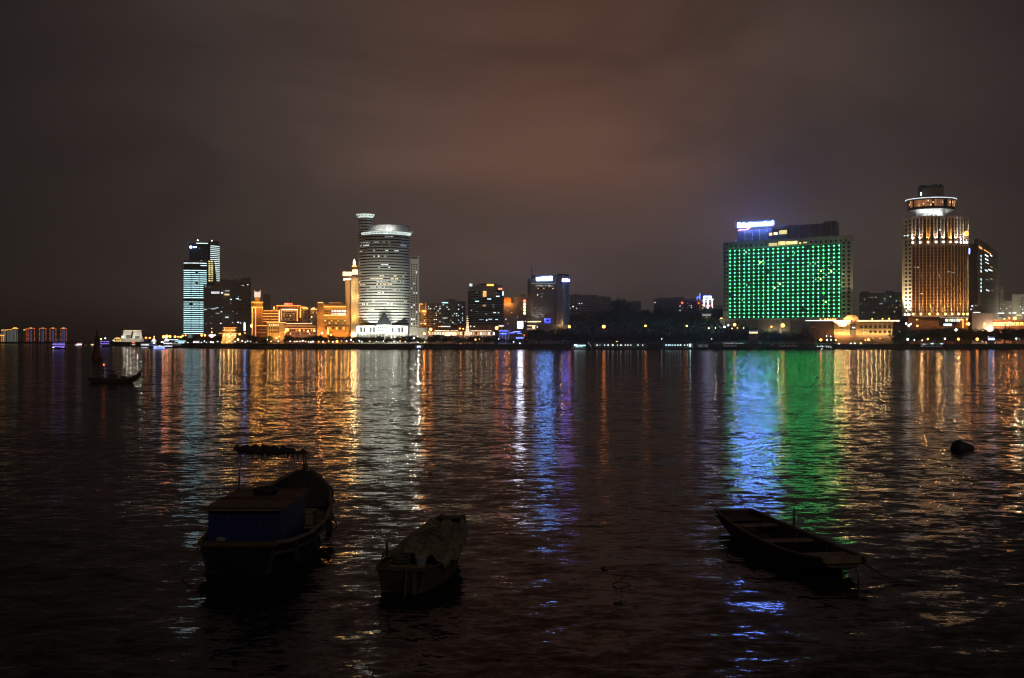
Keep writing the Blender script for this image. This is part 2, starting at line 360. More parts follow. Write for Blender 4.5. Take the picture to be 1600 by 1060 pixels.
HY = 860.0
HILL = [(868, 520), (880, 497), (900, 492), (930, 489), (955, 486), (975, 484), (1000, 488), (1018, 489), (1060, 488), (1090, 489), (1118, 492), (1140, 500), (1165, 514), (1185, 524)]
def hill_z(px):
    for (a, za), (b, zb) in zip(HILL, HILL[1:]):
        if a <= px <= b: return Z(za + (zb - za) * (px - a) / (b - a), HY) - 3.5
    return 3.0
def build_hill():
    r = random.Random(3); b = MB(); nx, ny = 60, 14
    for j in range(ny + 1):
        t = j / ny
        y = 745 + (HY + 130 - 745) * t
        prof = math.sin(min(1, t / 0.55) * math.pi / 2) ** 0.8 if t < 0.55 else max(0.0, 1 - ((t - 0.55) / 0.45) ** 2)
        for i in range(nx + 1):
            px = 868 + (1185 - 868) * i / nx
            b.v.append((X(px, HY), y, 2.9 + max(0, hill_z(px) - 3) * prof))
    for j in range(ny):
        for i in range(nx): a = j*(nx+1)+i; b.f.append((a, a+1, a+nx+2, a+nx+1))
    struct(b.build('hill', 'hill_soil', smooth=True))
    # woodland on its slope: leaf clumps nobody could count
    w = MB()
    for _ in range(5200):
        i, j = r.uniform(0.5, nx - .5), r.uniform(0.2, ny * 0.62)
        a = int(j)*(nx+1)+int(i); v = b.v[a]; c = Vector((X(868 + (1185-868)*i/nx, HY), 745 + (HY+130-745)*j/ny, v[2] + r.uniform(0.3, 4.2)))
        for _k in range(3):
            q = c + Vector((r.gauss(0, 1.2), r.gauss(0, 1.2), r.gauss(0, .9))); s = r.uniform(.5, 1.2)
            u = Vector((r.gauss(0,1), r.gauss(0,1), r.gauss(0,1))).normalized(); e = u.orthogonal().normalized(); g = u.cross(e)
            k = len(w.v); w.v += [tuple(q + e*s), tuple(q + g*s*.6), tuple(q - e*s), tuple(q - g*s*.6)]; w.f.append((k, k+1, k+2, k+3))
    o = w.build('woodland', 'leaf', kind='stuff'); tag(o, 'dark woodland covering the hill between the bank tower and the green hotel', 'woodland')
build_hill()
#--BUILDINGS--

# ------------------------------------------------------------------ buildings, left to right
def far_blocks():
    for i, (a, b, t, lab) in enumerate(((2, 10, 516.5, 'leftmost pale far-shore block with teal light strips and a gold roof line'),
                           (11, 18.5, 516, 'middle pale far-shore block with teal light strips and a gold roof line'),
                           (19, 28, 514, 'right pale far-shore block with a raised gold lit crown'))):
        B = Bld('apartment_block', lab, a, b, 1650, 'pale lit blocks on the far shore', 2.2)
        B.box('wall', a, b, t, None, 'concrete', 0, 14)
        n = 4
        for k in range(n):
            px = a + (b - a) * (k + .5) / n; B.box('light_strip', px - .45, px + .45, t + 1.5, 534.5, 'strip_pale', -.25, .2)
        B.box('roof', a - .4, b + .6, t - 1.0, t, 'gold_glow', -.5, 15)
        if i == 2: B.box('roof_crown', 20.5, 26, t - 2.2, t - 1.0, 'gold_glow', 1, 10)
    B = Bld('gate_house', 'small gold lit gate house at the left edge of the far shore', -6, 6.5, 1630, None, 2.2)
    B.box('wall', -6, 6, 525, None, 'ochre_wall', 0, 10); B.box('roof', -7, 7, 523.4, 525, 'gold_glow', -.6, 11)
    for px in (-4, -1, 2.5, 5): B.box('column', px - .4, px + .4, 525.4, 535, 'strip_gold', -.4, .35)
    for i, (a, b, lab) in enumerate(((40, 55, 'first and widest far-shore tower outlined in red and blue lights, with a lit side wing'),
                                     (60.5, 73, 'second far-shore tower from the left outlined in red and blue lights'),
                                     (77, 88.5, 'third far-shore tower from the left outlined in red and blue lights'),
                                     (94, 105, 'rightmost and most distant far-shore tower outlined in red and blue lights'))):
        B = Bld('apartment_tower', lab, a, b, 1680, 'red lit towers on the far shore', 2.2)
        B.box('wall', a, b, 513.8, None, 'dark_concrete', 0, 16)
        for k in range(10):
            py = 515.4 + k * 1.95
            for px in (a + 1.2, b - 1.2): B.box('red_light', px - .8, px + .8, py - .38, py + .38, 'strip_red', -.3, .25)
            if i == 0: B.box('red_light', a + 3.0, a + 5.0, py - .42, py + .42, 'strip_red', -.3, .25)
        c = (a + b) / 2 + (0.8 if i == 0 else 0)
        for px in (c - 1.2, c + 1.0): B.box('blue_strip', px - .45, px + .45, 515.5, 534.5, 'strip_blue', -.3, .25)
        B.box('roof', a, b, 512.9, 513.8, 'strip_red', -.4, 16.6); B.box('roof_crown', c - 2, c + 2, 512.3, 513.4, 'gold_glow', -.6, 8)
        if i == 0:
            B.box('side_wing', 36.5, 39.7, 516, None, 'dark_concrete', 2, 10); B.box('wing_light', 36.5, 40, 515, 516.3, 'gold_glow', 1.5, 6)
far_blocks()

def theatre():
    B = Bld('theatre', 'white floodlit hall of two sail-shaped blocks by the far left harbour', 189, 223, 1250)
    Y = B.Y
    for nm, pts in (('sail_block', [(191.5, 527), (192.5, 517.5), (206.5, 517), (203.5, 529), (191, 529)]), ('sail_block', [(206.8, 529), (208.2, 517), (220, 517.5), (222, 525), (222.5, 529)])):
        b = MB(); P = [(B.x(p), B.z(q)) for p, q in pts]; k = len(P); n = len(b.v)
        b.v += [(x, 0, z) for x, z in P] + [(x, 14, z) for x, z in P]
        b.f += [tuple(range(n, n + k))[::-1], tuple(range(n + k, n + 2 * k))] + [(n+i, n+(i+1) % k, n+k+(i+1) % k, n+k+i) for i in range(k)]
        b.build(nm, 'white_wall', B.root)
    B.box('doorway', 197, 204, 524, None, 'dark_metal', -.3, 3); B.box('doorway', 211, 218, 525.5, None, 'dark_metal', -.3, 3)
    B.box('base', 187, 225, 529, None, 'concrete', -1, 18)
    B.box('lit_panel', 189.5, 194, 525, 529.5, 'crown_white', -.6, .4); B.box('roof_edge', 193, 221, 516.5, 517.1, 'strip_cream', -.4, .5)
    for px in (194, 199, 204, 210, 215, 220): flood(B.root, (B.x(px), -7, B.z(527)), (1, .93, .75), 9500)
theatre()
def left_pavilion():
    B = Bld('pavilion', 'small gold lit pavilion left of the white theatre', 176, 190, 1240)
    B.box('wall', 178, 189, 530, None, 'ochre_wall', 0, 8)
    b = MB(); w = B.x(189.5) - B.x(177.5); b.prism([(-w/2, -2), (w/2, -2), (w/2, 9), (-w/2, 9)], 0, PXM(2.6, 1240), [(-w/6, 2), (w/6, 2), (w/6, 5), (-w/6, 5)])
    b.build('roof', 'gold_glow', B.root, (B.x(183.5), 0, B.z(530)))
    for px in (179, 182, 185, 188): B.box('window', px - .8, px + .8, 531.5, 534, 'win_yellow', -.2, .2)
left_pavilion()

def twin_tower():
    B = Bld('office_tower', 'curved glass tower with rows of cyan lit floors, left of the dark blocks', 287, 323.5, 1400)
    Y = B.Y; w = B.x(323.5) - B.x(287); R = w * 1.1; half = math.asin(w / 2 / R); cy = R * math.cos(half)
    a0, a1 = -math.pi/2 - half, -math.pi/2 + half
    def plan(sx=0): return [(R * math.cos(a0 + (a1-a0)*i/16), cy + R * math.sin(a0 + (a1-a0)*i/16)) for i in range(17)] + [(w/2, 24), (-w/2, 24)]
    MB().prism(plan(), 0, B.z(409)).build('body', 'dark_glass', B.root)
    strips = {}
    def strip(frac0, frac1, m):
        k = (frac0, frac1, m)
        if k not in strips: strips[k] = MB().arc_band(0, cy, R + .12, a0 + (a1-a0)*frac0, a0 + (a1-a0)*frac1, -.47, .47, .1, 14).mesh('lit_floor', m)
        return strips[k]
    r = random.Random(5)
    py = 423.0; k = 0
    place('lit_floor', strip(0, .98, 'strip_stripe'), B.root, (0, 0, B.z(411.6))); place('lit_floor', strip(.72, .98, 'win_cyan'), B.root, (0, 0, B.z(415.2)))
    while py < 524:
        if k != 14:
            if k in (1, 6): segs = [(0, .5), (.62, .98)]
            elif k in (2, 7, 11, 20): segs = [(0, .3), (.33, .98)]
            elif k == 16: segs = [(0, .24), (.4, .98)]
            else: segs = [(0, .98)]
            for s in segs: place('lit_floor', strip(s[0], s[1], 'win_cyan'), B.root, (0, 0, B.z(py)))
        py += 3.28; k += 1
    b = MB().arc_band(0, cy, R + .5, a0, a1, 0, 1.0, .8, 16); b.build('roof_edge', 'grey_metal', B.root, (0, 0, B.z(409)))
    for q in (.33, .66):
        a = a0 + (a1-a0)*q; MB().box(-.25, .25, -.35, .1, 0, B.z(409)).build('mullion', 'dark_metal', B.root, (R*math.cos(a), cy + R*math.sin(a), 0))
    B.box('lobby', 293.5, 302.5, 522.5, 528.5, 'strip_pale', -3, 2)
    # taller rear tower
    C = Bld('office_tower', 'tall dark tower with curved striped corner rising behind the cyan lit tower', 295, 343.5, 1450)
    Y = C.Y; xl, xr, xc = C.x(295.5), C.x(343.2), C.x(323); rr = xr - xc
    arc = [(xc + rr * math.cos(-math.pi/2 + i/16*math.pi/2), rr + rr * math.sin(-math.pi/2 + i/16*math.pi/2)) for i in range(17)]
    MB().prism([(xl, 0)] + arc + [(xr, 36), (xl, 36)], 0, C.z(381)).build('body', 'dark_glass', C.root)
    xm = C.x(305.5)
    MB().prism([(xm, .5)] + [(p[0] * .985, p[1] + .5) for p in arc] + [(xr * .985, 34), (xm, 34)], C.z(381), C.z(376.2)).build('roof_storey', 'dark_concrete', C.root)
    C.box('roof_strip', 306.5, 325, 380.0, 381.2, 'strip_stripe', -.4, .5)
    stripe = {}
    for k in range(30):
        py = 384.2 + k * 3.0
        q0 = .18 if k < 8 else .40 + min(.2, (k - 8) * .015)
        me = stripe.get(q0) or stripe.setdefault(q0, MB().arc_band(xc, rr, rr + .15, -math.pi/2 + q0*math.pi/2, .0, -.42, .42, .15, 14).mesh('stripe_light', 'strip_stripe'))
        place('stripe_light', me, C.root, (0, 0, C.z(py)))
    for j in range(2):
        for k in range(10): C.win(327.3 + j * 4.2, 408.6 + k * 3.35, 3.0, 1.9, 'win_yellow', y0=-.1)
    for px in (309, 331): uball('roof_lamp', 'lamp_white', C.root, (C.x(px), 2, C.z(376)), PXM(1.2, Y))
    C.win(314.5, 407.6, 2.4, 1.2, 'win_warm'); C.win(322, 408.2, 2, 1, 'win_dim')
    for k in range(12): C.win(312 + (k * 7) % 13, 388 + k * 1.7, 1.6, .8, 'win_dim') if k % 4 == 0 else None
    s = thing('roof_sign', 'blue white sign on the roof corner of the tall striped tower', 'sign', (X(301.5, 1444), 1444, Z(388.5, 1444)), C.rot)
    MB().lathe([(.0, 0), (PXM(2, Y), 0), (PXM(2.2, Y), 1), (PXM(2, Y), 2), (0, 2)], 14).build('emblem', 'sign_blue_pale', s, (PXM(-3.2, Y), 0, 0)).rotation_euler = (math.pi/2, 0, 0)
    s.children[0].location.z = PXM(2, Y)
    for i in range(3): glyph('letter', 'neon_blue_white', s, (PXM(.9 + 2.1*i, Y), -.3, PXM(.8, Y)), PXM(1.8, Y), PXM(2.6, Y), 40 + i, .6)
twin_tower()

def dark_blocks():
    B = Bld('office_block', 'dark office block with one wide white window row, right of the cyan tower', 318, 362, 1050)
    B.box('body', 318, 345, 446, None, 'dark_concrete', 0, 22); B.box('stair_tower', 344.6, 362, 437.5, None, 'dark_concrete', 2, 24)
    B.box('roof_room', 335, 344, 441, 446, 'dark_concrete', 4, 10); B.box('roof_room', 346, 355, 435.5, 437.5, 'concrete', 6, 9)
    B.ledges(318, 344.4, [450 + 3.4 * k for k in range(22)], 'concrete', .5)
    B.ledges(344.8, 361.8, [444 + 3.4 * k for k in range(23)], 'concrete', .4, -1.7)
    B.lit([(336.5, 457.4, 'strip_white', 13, 3), (347, 457.6, 'win_white', 3, 2), (355, 454.5, 'win_dim', 7, 2.4), (354.5, 460.4, 'win_warm', 7.5, 2.4), (361, 468, 'win_white', 2, 1.6),
           (321, 484, 'win_white', 5, 1.6), (327, 482, 'win_dim', 5, 1.4), (333.5, 483.2, 'win_white', 7, 1.8), (339, 481, 'win_cyan', 5, 1.6), (340, 490, 'win_dim', 6, 1.6), (346, 487.5, 'win_white', 2, 1.4),
           (331, 494.5, 'win_dim', 4, 1.2), (322, 506.5, 'win_dim', 2, 1), (331.5, 504.5, 'win_dim', 2, 1.2), (329.5, 504.8, 'win_white', 2, 1.2), (354.5, 496, 'win_white', 5, 2), (345, 505.5, 'win_white', 2, 1.4),
           (321.5, 448.5, 'win_dim', 2, 1.2), (328, 449, 'win_dim', 4, 1.2), (360.5, 474, 'win_dim', 2, 1.4), (345, 486.5, 'win_dim', 1.5, 1.5), (347.5, 480.5, 'win_dim', 1.5, 1.5)])
    for px in (318.2, 322): B.box('corner_fin', px - .3, px + .3, 446, None, 'concrete', -.4, .6)
    C = Bld('apartment_tower', 'dark residential tower with ragged roof right of the dark office block', 361, 392, 1080)
    C.box('body', 362, 392, 438.5, None, 'dark_concrete', 0, 24)
    for a, b, t in ((362, 367, 440), (368, 371, 437.6), (376, 392, 436.2)): C.box('roof_room', a, b, t - 2.2, 438.6, 'dark_concrete', 2, 16)
    for px in (378.5, 381, 384.5, 387, 390.5): C.box('roof_post', px - .5, px + .5, 434.4, 436.4, 'dark_metal', 3, 2)
    for px in (365, 370, 379.5, 391): C.box('wall_fin', px - .35, px + .35, 439, None, 'concrete', -.5, .8)
    C.grid(365.5, 391, 442, 520, 8, 22, .5, .42)
    C.lit([(378, 446, 'win_dim', 2.5, 1.2), (387, 445, 'win_white', 1.8, 1.4), (380, 446.5, 'win_warm', 2, 1.2), (371, 467, 'win_cyan', 4.5, 1.8), (375, 468.8, 'win_dim', 4, 1.2), (372.5, 463.8, 'win_dim', 2, 1.4),
           (363.5, 504.5, 'win_white', 2, 1.5), (372, 504, 'win_white', 3, 1.7), (376, 505, 'win_white', 2, 1.6), (364, 487, 'win_dim', 1.5, 1.2), (370, 490, 'win_dim', 2, 1.2)])
    s = thing('light_banner', 'tall blue white light banner on a post right of the tiered gold pavilion', 'light banner', (X(382, 760), 760, 3))
    zb = Z(517, 760) - 3; MB().box(-PXM(1.0, 760), PXM(1.0, 760), 0, .4, zb, Z(504.5, 760) - 3).build('light_panel', 'neon_blue_white', s)
    MB().tube([(0, .25, 0), (0, .25, zb)], .15).build('post', 'grey_metal', s)
    D = Bld('apartment_tower', 'plain dark tower behind the gold clock tower', 411, 422.5, 1200)
    D.box('body', 411, 422.5, 461, None, 'dark_concrete', 0, 20); D.box('roof_room', 413, 418, 459.4, 461, 'dark_concrete', 3, 9)
    D.ledges(411, 422.5, [466 + 4 * k for k in range(6)], 'concrete', .4); D.lit([(414, 470, 'win_dim', 1.4, 1), (418, 478, 'win_dim', 1.4, 1)])
dark_blocks()

GOLD = (1.0, .44, .08); AMB = (1.0, .34, .055); WHT = (.95, .97, 1.0); CRM = (1.0, .62, .23)
def tiered_pavilion():
    B = Bld('pavilion', 'tiered gold lit pavilion with stacked eaves in front of the dark tower', 342, 370, 770)
    B.box('wall', 347, 369, 520, None, 'cream_wall', 0, 10); B.box('upper_wall', 350, 367, 512.6, 519.4, 'cream_wall', 1.5, 7)
    for a, b, p in ((341.5, 371, 520.4), (347.5, 369, 516.2), (349, 369.5, 512)):
        B.box('eave', a, b, p, p + .9, 'strip_gold', -1.2, 10)
    b = MB(); w = PXM(16, 770); b.prism([(-w/2, -1), (w/2, -1), (w/2, 8), (-w/2, 8)], 0, PXM(2.6, 770), [(-w/5, 2), (w/5, 2), (w/5, 5), (-w/5, 5)]); b.build('roof', 'roof_tile', B.root, (B.x(358), 1, B.z(511.8)))
    B.box('spire', 357, 358.4, 502, 509.5, 'red_paint', 4, .5)
    for px in (351, 355, 358.5, 362, 366): B.win(px, 516 if px > 354 else 515, 1.6, 2.4, 'win_yellow')
    for px in (350, 355, 363, 367): B.win(px, 523.5, 2.4, 2, 'win_yellow')
    B.win(358, 525, 3.4, 5, 'gold_glow', name='doorway')
    for px in (344, 350, 357, 363, 369): flood(B.root, (B.x(px), -2.6, B.z(527)), CRM, 1900)
    flood(B.root, (B.x(359), -1, B.z(519)), GOLD, 900)
tiered_pavilion()
def clock_tower():
    B = Bld('clock_tower', 'slim gold clock tower with a white clock box on top', 392, 411.5, 780)
    Y = 780
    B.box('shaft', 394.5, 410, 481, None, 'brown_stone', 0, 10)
    for a, b in ((393.4, 395), (398.6, 400.2), (409, 410.6)): B.box('corner_strip', a, b, 481, 526, 'strip_gold' if a < 400 else 'ochre_wall', -.5, .8)
    B.box('gallery', 393, 411, 472.6, 481, 'ochre_wall', -1.2, 12.4)
    for py in (472.4, 480.6): B.box('gallery_rim', 392.6, 411.4, py - .5, py + .5, 'strip_gold', -1.6, 13)
    for px in (395.5, 398.5, 401.5, 404.5, 407.5): B.win(px, 476.6, 1.5, 4.2, 'bronze_glass', y0=-1.35)
    b = MB(); w0, w1 = PXM(9.5, Y), PXM(7.8, Y)
    b.prism([(-w0/2, 1), (w0/2, 1), (w0/2, 1 + w0), (-w0/2, 1 + w0)], B.z(472.4), B.z(464.6), [(-w1/2, 1.5), (w1/2, 1.5), (w1/2, 1.5 + w1), (-w1/2, 1.5 + w1)])
    b.build('upper_shaft', 'ochre_wall', B.root, (B.x(402.3), 0, 0))
    c = B.box('clock_box', 397.3, 407, 456, 464.6, 'crown_white', 1, 4)
    MB().arc_band(0, 0, PXM(3.0, Y), 0, 2 * math.pi, -.1, .1, PXM(.75, Y), 20).build('clock_ring', 'sign_red', B.root, (B.x(402.3), .85, B.z(460.3))).rotation_euler = (math.pi/2, 0, 0)
    b = MB().tube([(0, 0, 0), (-PXM(1.2, Y), 0, PXM(1.0, Y))], .13); b.tube([(0, 0, 0), (PXM(.4, Y), 0, PXM(2.0, Y))], .12); b.build('clock_hand', 'dark_metal', B.root, (B.x(402.3), .8, B.z(460.3)))
    for px in (397.8, 406.4): B.box('finial', px - .4, px + .4, 453.4, 456, 'gold_glow', 1.2, .5)
    for px in (395, 400, 405, 410): flood(B.root, (B.x(px), -5, B.z(485)), GOLD, 2600); flood(B.root, (B.x(px), -3.2, B.z(471)), GOLD, 1100) if px in (400, 405) else None
    uball('side_lamp', 'lamp_warm', B.root, (B.x(392.8), -1, B.z(509.5)), PXM(1.4, Y), 1.8)
clock_tower()
def balcony_wing():
    B = Bld('hotel_wing', 'hotel wing with four wavy gold lit balcony bands beside the clock tower', 409, 437, 790)
    B.box('body', 409, 436.5, 485, None, 'brown_stone', 0, 14)
    for py in (486, 490.3, 494.6, 499, 502.6):
        b = MB(); n = 28; x0, x1 = B.x(409), B.x(436)
        for i in range(n + 1):
            x = x0 + (x1-x0)*i/n; yo = -.9 - .6*abs(math.sin(i/n*math.pi*5)); h = PXM(.65, 790)
            b.v += [(x, yo, -h), (x, yo, h), (x, .2, h), (x, .2, -h)]
        for i in range(n):
            for k in range(4): j = (k+1) % 4; b.f.append((i*4+k, (i+1)*4+k, (i+1)*4+j, i*4+j))
        b.f += [(0, 1, 2, 3), (n*4+3, n*4+2, n*4+1, n*4)]
        b.build('balcony', 'strip_gold', B.root, (0, 0, B.z(py)))
    B.grid(410, 436, 487.4, 503, 9, 4, .5, .4, 'bronze_glass')
    B.box('side_strip', 435.5, 437.3, 485, 503.5, 'strip_cream', -.6, .8); B.box('corner_lamp', 427.4, 429.4, 479, 484, 'sign_orange', 2, .6)
balcony_wing()
def frame_building():
    B = Bld('hotel_building', 'big brown hotel block framed by an orange arch of light under red roof letters', 427, 486, 830)
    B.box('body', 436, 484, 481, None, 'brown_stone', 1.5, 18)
    for a, b, t, bt in ((431, 434.2, 477.3, 486), (468, 471, 477.3, 497)): B.box('frame_post', a, b, t, bt, 'pink_wall', 0, 2)
    B.box('frame_beam', 431, 471, 477, 480.6, 'pink_wall', -.3, 2.4); B.box('beam_light', 432, 470, 477.4, 478.5, 'strip_gold', -.6, .25)
    for a, b in ((438.6, 440.4), (463.6, 465.4)): B.box('inner_frame', a, b, 483, 502, 'strip_gold', .3, .5)
    B.box('inner_frame', 440.4, 463.6, 483, 485, 'strip_cream', .3, .5); B.box('inner_wall', 441, 463.2, 485.4, 502, 'concrete', .9, .5)
    B.box('post_light', 468.6, 470.4, 480.6, 496.5, 'strip_gold', -.5, .3)
    B.grid(441.5, 463, 487, 501, 8, 5, .5, .45, y0=.75); B.rand_lit(441.5, 462, 486.5, 501, 8, ('win_dim', 'win_dim', 'win_warm'), 1.4, 1.2, (2.7, 2.9), 5)
    B.box('right_wing', 471.6, 481, 483.5, None, 'concrete', .8, 14); B.grid(472.5, 480, 486, 500, 4, 5, .5, .5, y0=.7)
    B.box('roof', 469, 479, 479.4, 481.2, 'gold_glow', .2, 8); B.box('roof', 473, 481.5, 481.2, 483, 'gold_glow', -.2, 8)
    B.box('mast', 453.7, 454.5, 457.5, 477, 'dark_metal', 8, .3)
    s = thing('roof_letters', 'four red lit characters standing on the orange framed hotel roof', 'sign', (X(450.3, 829), 829, Z(477, 829)))
    for i in range(4): glyph('letter', 'sign_red', s, (PXM(-5 + 3.3*i, 829), 0, PXM(.2, 829)), PXM(2.4, 829), PXM(3, 829), 50 + i)
    MB().box(-PXM(6.6, 829), PXM(6.6, 829), .3, .5, 0, PXM(.3, 829)).build('rail', 'dark_metal', s)
    for px in (433, 450, 468): flood(B.root, (B.x(px), -4, B.z(486)), AMB, 2200)
frame_building()
def arcade_hotel():
    B = Bld('arcade_building', 'long low gold lit arcade building behind the quay trees', 400, 496, 745)
    B.box('wall', 401, 418, 509, None, 'brown_stone', 1, 10); B.box('cornice', 401, 418, 508.6, 509.8, 'strip_gold', .4, 1)
    B.box('gable_block', 417, 446, 504.5, None, 'cream_wall', 0, 14); B.box('cornice', 416.5, 446.5, 503.6, 504.8, 'strip_gold', -.6, 14.6)
    B.box('wall', 439.5, 493, 510, None, 'pink_wall', 1.6, 12)
    for py, m in ((505.6, 'strip_cream'), (509.6, 'strip_gold'), (513.6, 'strip_gold'), (519, 'pink_wall'), (524, 'pink_wall')):
        if py > 505.6 or True: B.box('storey_band', 447 if py < 509 else 440.5, 487 if py < 509 else 493.5, py - .45, py + .45, m, 1.0, .8)
    B.box('roof_terrace', 447, 487, 506, 509.2, 'pink_wall', 4, 8)
    for i in range(6):
        px = 419.6 + i * 3.3; B.box('pilaster', px - .5, px + .5, 505, 525, 'cream_wall', -.7, .8)
        if i < 5:
            for py in (508, 513, 519): B.win(px + 1.65, py, 1.7, 2.6 if py < 519 else 3, 'bronze_glass' if py > 508 else 'win_yellow', y0=-.05)
    for i in range(15): B.win(448 + i * 3, 511.8, 1.6, 1.8, 'bronze_glass', y0=1.5); B.win(448 + i * 3, 516.4, 1.6, 2.6, 'win_amber' if i % 4 == 1 else 'bronze_glass', y0=1.5); B.win(448 + i*3, 521.6, 1.6, 2.4, 'win_warm' if i % 5 == 2 else 'bronze_glass', y0=1.5)
    for i in range(5): B.win(403.5 + i * 3, 514, 1.6, 2.4, 'bronze_glass', y0=.9)
    for py in (514.6, 519.5): B.box('storey_band', 401.5, 416.6, py - .3, py + .3, 'strip_red', .6, .5)
    for px in (419, 424, 429, 434, 439): flood(B.root, (B.x(px), -3.4, B.z(524.5)), GOLD, 1700); flood(B.root, (B.x(px), -2, B.z(510)), CRM, 420)
    for px in (446, 455, 464, 473, 482, 491): flood(B.root, (B.x(px), -2.4, B.z(522)), (1, .55, .28), 900)
    C = Bld('apartment_block', 'brown apartment block with gold roof corners left of the yellow building', 481, 498, 860)
    C.box('body', 481.5, 496, 484, None, 'concrete', 0, 14); C.box('roof', 485.5, 497, 482.6, 484.4, 'gold_glow', -.6, 8); C.box('roof_lamp', 488, 492, 481, 482.6, 'strip_cream', 0, 4)
    C.grid(482.5, 495, 487, 510, 5, 7, .5, .45); C.rand_lit(482.5, 495, 487, 508, 4, seed=8); flood(C.root, (C.x(489), -4, C.z(488)), AMB, 900)
arcade_hotel()
def yellow_building():
    B = Bld('yellow_building', 'wide yellow floodlit building left of the slim gold tower', 494, 541, 765)
    B.box('side_block', 495.5, 506, 474, None, 'ochre_wall', -1, 16); B.box('roof_cap', 496.5, 505, 472.4, 474, 'gold_glow', -.6, 10)
    B.box('wall', 506, 541, 475.6, None, 'ochre_wall', 0, 14)
    for py, m, h in ((476.6, 'ochre_wall', .8), (479.4, 'strip_gold', .9), (493, 'strip_gold', 1.1), (497.6, 'ochre_wall', .7), (507.5, 'cream_wall', .8)): B.box('cornice', 505.6, 541, py - h, py + h, m, -.9, 1.4)
    B.box('roof_rail', 514, 534, 472.8, 473.8, 'strip_gold', 3, .4)
    for i in range(6):
        for j in range(2): B.win(519.6 + i * 3.9, 486.4 + j * 4.2, 2.9, 2.9, 'win_white', y0=-.1)
    for i in range(3):
        for j in range(2): B.win(508.4 + i * 3.6, 486.4 + j * 4.2, 2.2, 2.4, 'bronze_glass', y0=-.05)
    for i in range(10):
        for py in (501.5, 505): B.win(508 + i * 3.4, py, 2.0, 1.4, 'bronze_glass' if (i + int(py)) % 3 else 'win_warm', y0=-.05)
    for i in range(6): B.win(510 + i * 5.4, 512.5, 2.6, 5, 'win_amber' if i % 2 else 'bronze_glass', y0=-.05)
    for px in (498, 503): flood(B.root, (B.x(px), -5, B.z(522)), (1, .35, .1), 3800); flood(B.root, (B.x(px), -6, B.z(492)), (1, .38, .12), 2600)
    for px in (509, 517, 525, 533, 539): flood(B.root, (B.x(px), -3.6, B.z(521)), GOLD, 2200); flood(B.root, (B.x(px), -2.6, B.z(497.5)), (1, .62, .12), 900); flood(B.root, (B.x(px), -2.0, B.z(483)), (1, .66, .14), 420)
    B.box('entrance_light', 511, 514, 512, 521, 'gold_glow', -1.5, .4); B.box('entrance_canopy', 508, 538, 509.8, 511, 'cream_wall', -2.2, 2.2)
yellow_building()
def gold_tower():
    B = Bld('gold_tower', 'slim golden tower with white caps and a flame ornament beside the round tower', 534, 560, 775)
    B.box('shaft', 539, 546.5, 432, None, 'ochre_wall', 2, 10); B.box('shaft', 548.2, 560, 433, None, 'cream_wall', 0, 14); B.box('recess', 546.5, 548.2, 433, None, 'brown_stone', 2.5, 8)
    for a, b, t, bt, m in ((535.4, 549.6, 425, 431, 'strip_cream'), (550.5, 559, 421.6, 428, 'strip_cream')): B.box('roof_cap', a, b, t, bt, m, -.8, 10)
    B.box('roof_slab', 536.2, 559, 431.2, 435, 'brown_stone', -.3, 13); B.box('slab_light', 536.6, 548, 435, 437.4, 'strip_cream', -.5, 12)
    for px in (540.5, 543, 550.6, 553.4, 556.2): B.box('wall_rib', px - .35, px + .35, 437.4, 524, 'cream_wall', -.5 if px > 547 else 1.4, .6)
    B.ledges(548.4, 559.5, [445 + 5.2 * k for k in range(15)], 'ochre_wall', .35, .25)
    B.box('lamp_base', 549.8, 558, 415.4, 416.6, 'sign_orange', -.4, 6); B.box('lamp_stem', 551, 557, 416.6, 421.6, 'brown_stone', .4, 4)
    b = MB().lathe([(.05, 0), (PXM(1.6, 775), PXM(2, 775)), (PXM(2.3, 775), PXM(4.6, 775)), (PXM(1.5, 775), PXM(7.6, 775)), (.05, PXM(11, 775))], 12); b.build('flame_ornament', 'flame', B.root, (B.x(553.6), 2, B.z(415.4)), True)
    MB().lathe([(PXM(2.7, 775), 0), (PXM(2.5, 775), PXM(1.4, 775))], 12).build('flame_ring', 'sign_red', B.root, (B.x(553.6), 2, B.z(415.4)))
    for px in (549.5, 552, 555, 558): flood(B.root, (B.x(px), -3.5, B.z(523)), CRM, 3800); flood(B.root, (B.x(px), -4.5, B.z(495)), CRM, 2600); flood(B.root, (B.x(px), -4.5, B.z(465)), CRM, 2200); flood(B.root, (B.x(px), -3.5, B.z(441)), CRM, 700)
    for px in (540, 544): flood(B.root, (B.x(px), -2, B.z(523)), GOLD, 2600); flood(B.root, (B.x(px), -2, B.z(490)), AMB, 1300); flood(B.root, (B.x(px), -2.5, B.z(455)), AMB, 900)
    B.box('porch', 549, 558, 505, None, 'pale_concrete', -3, 3)
gold_tower()
#--ROUND--

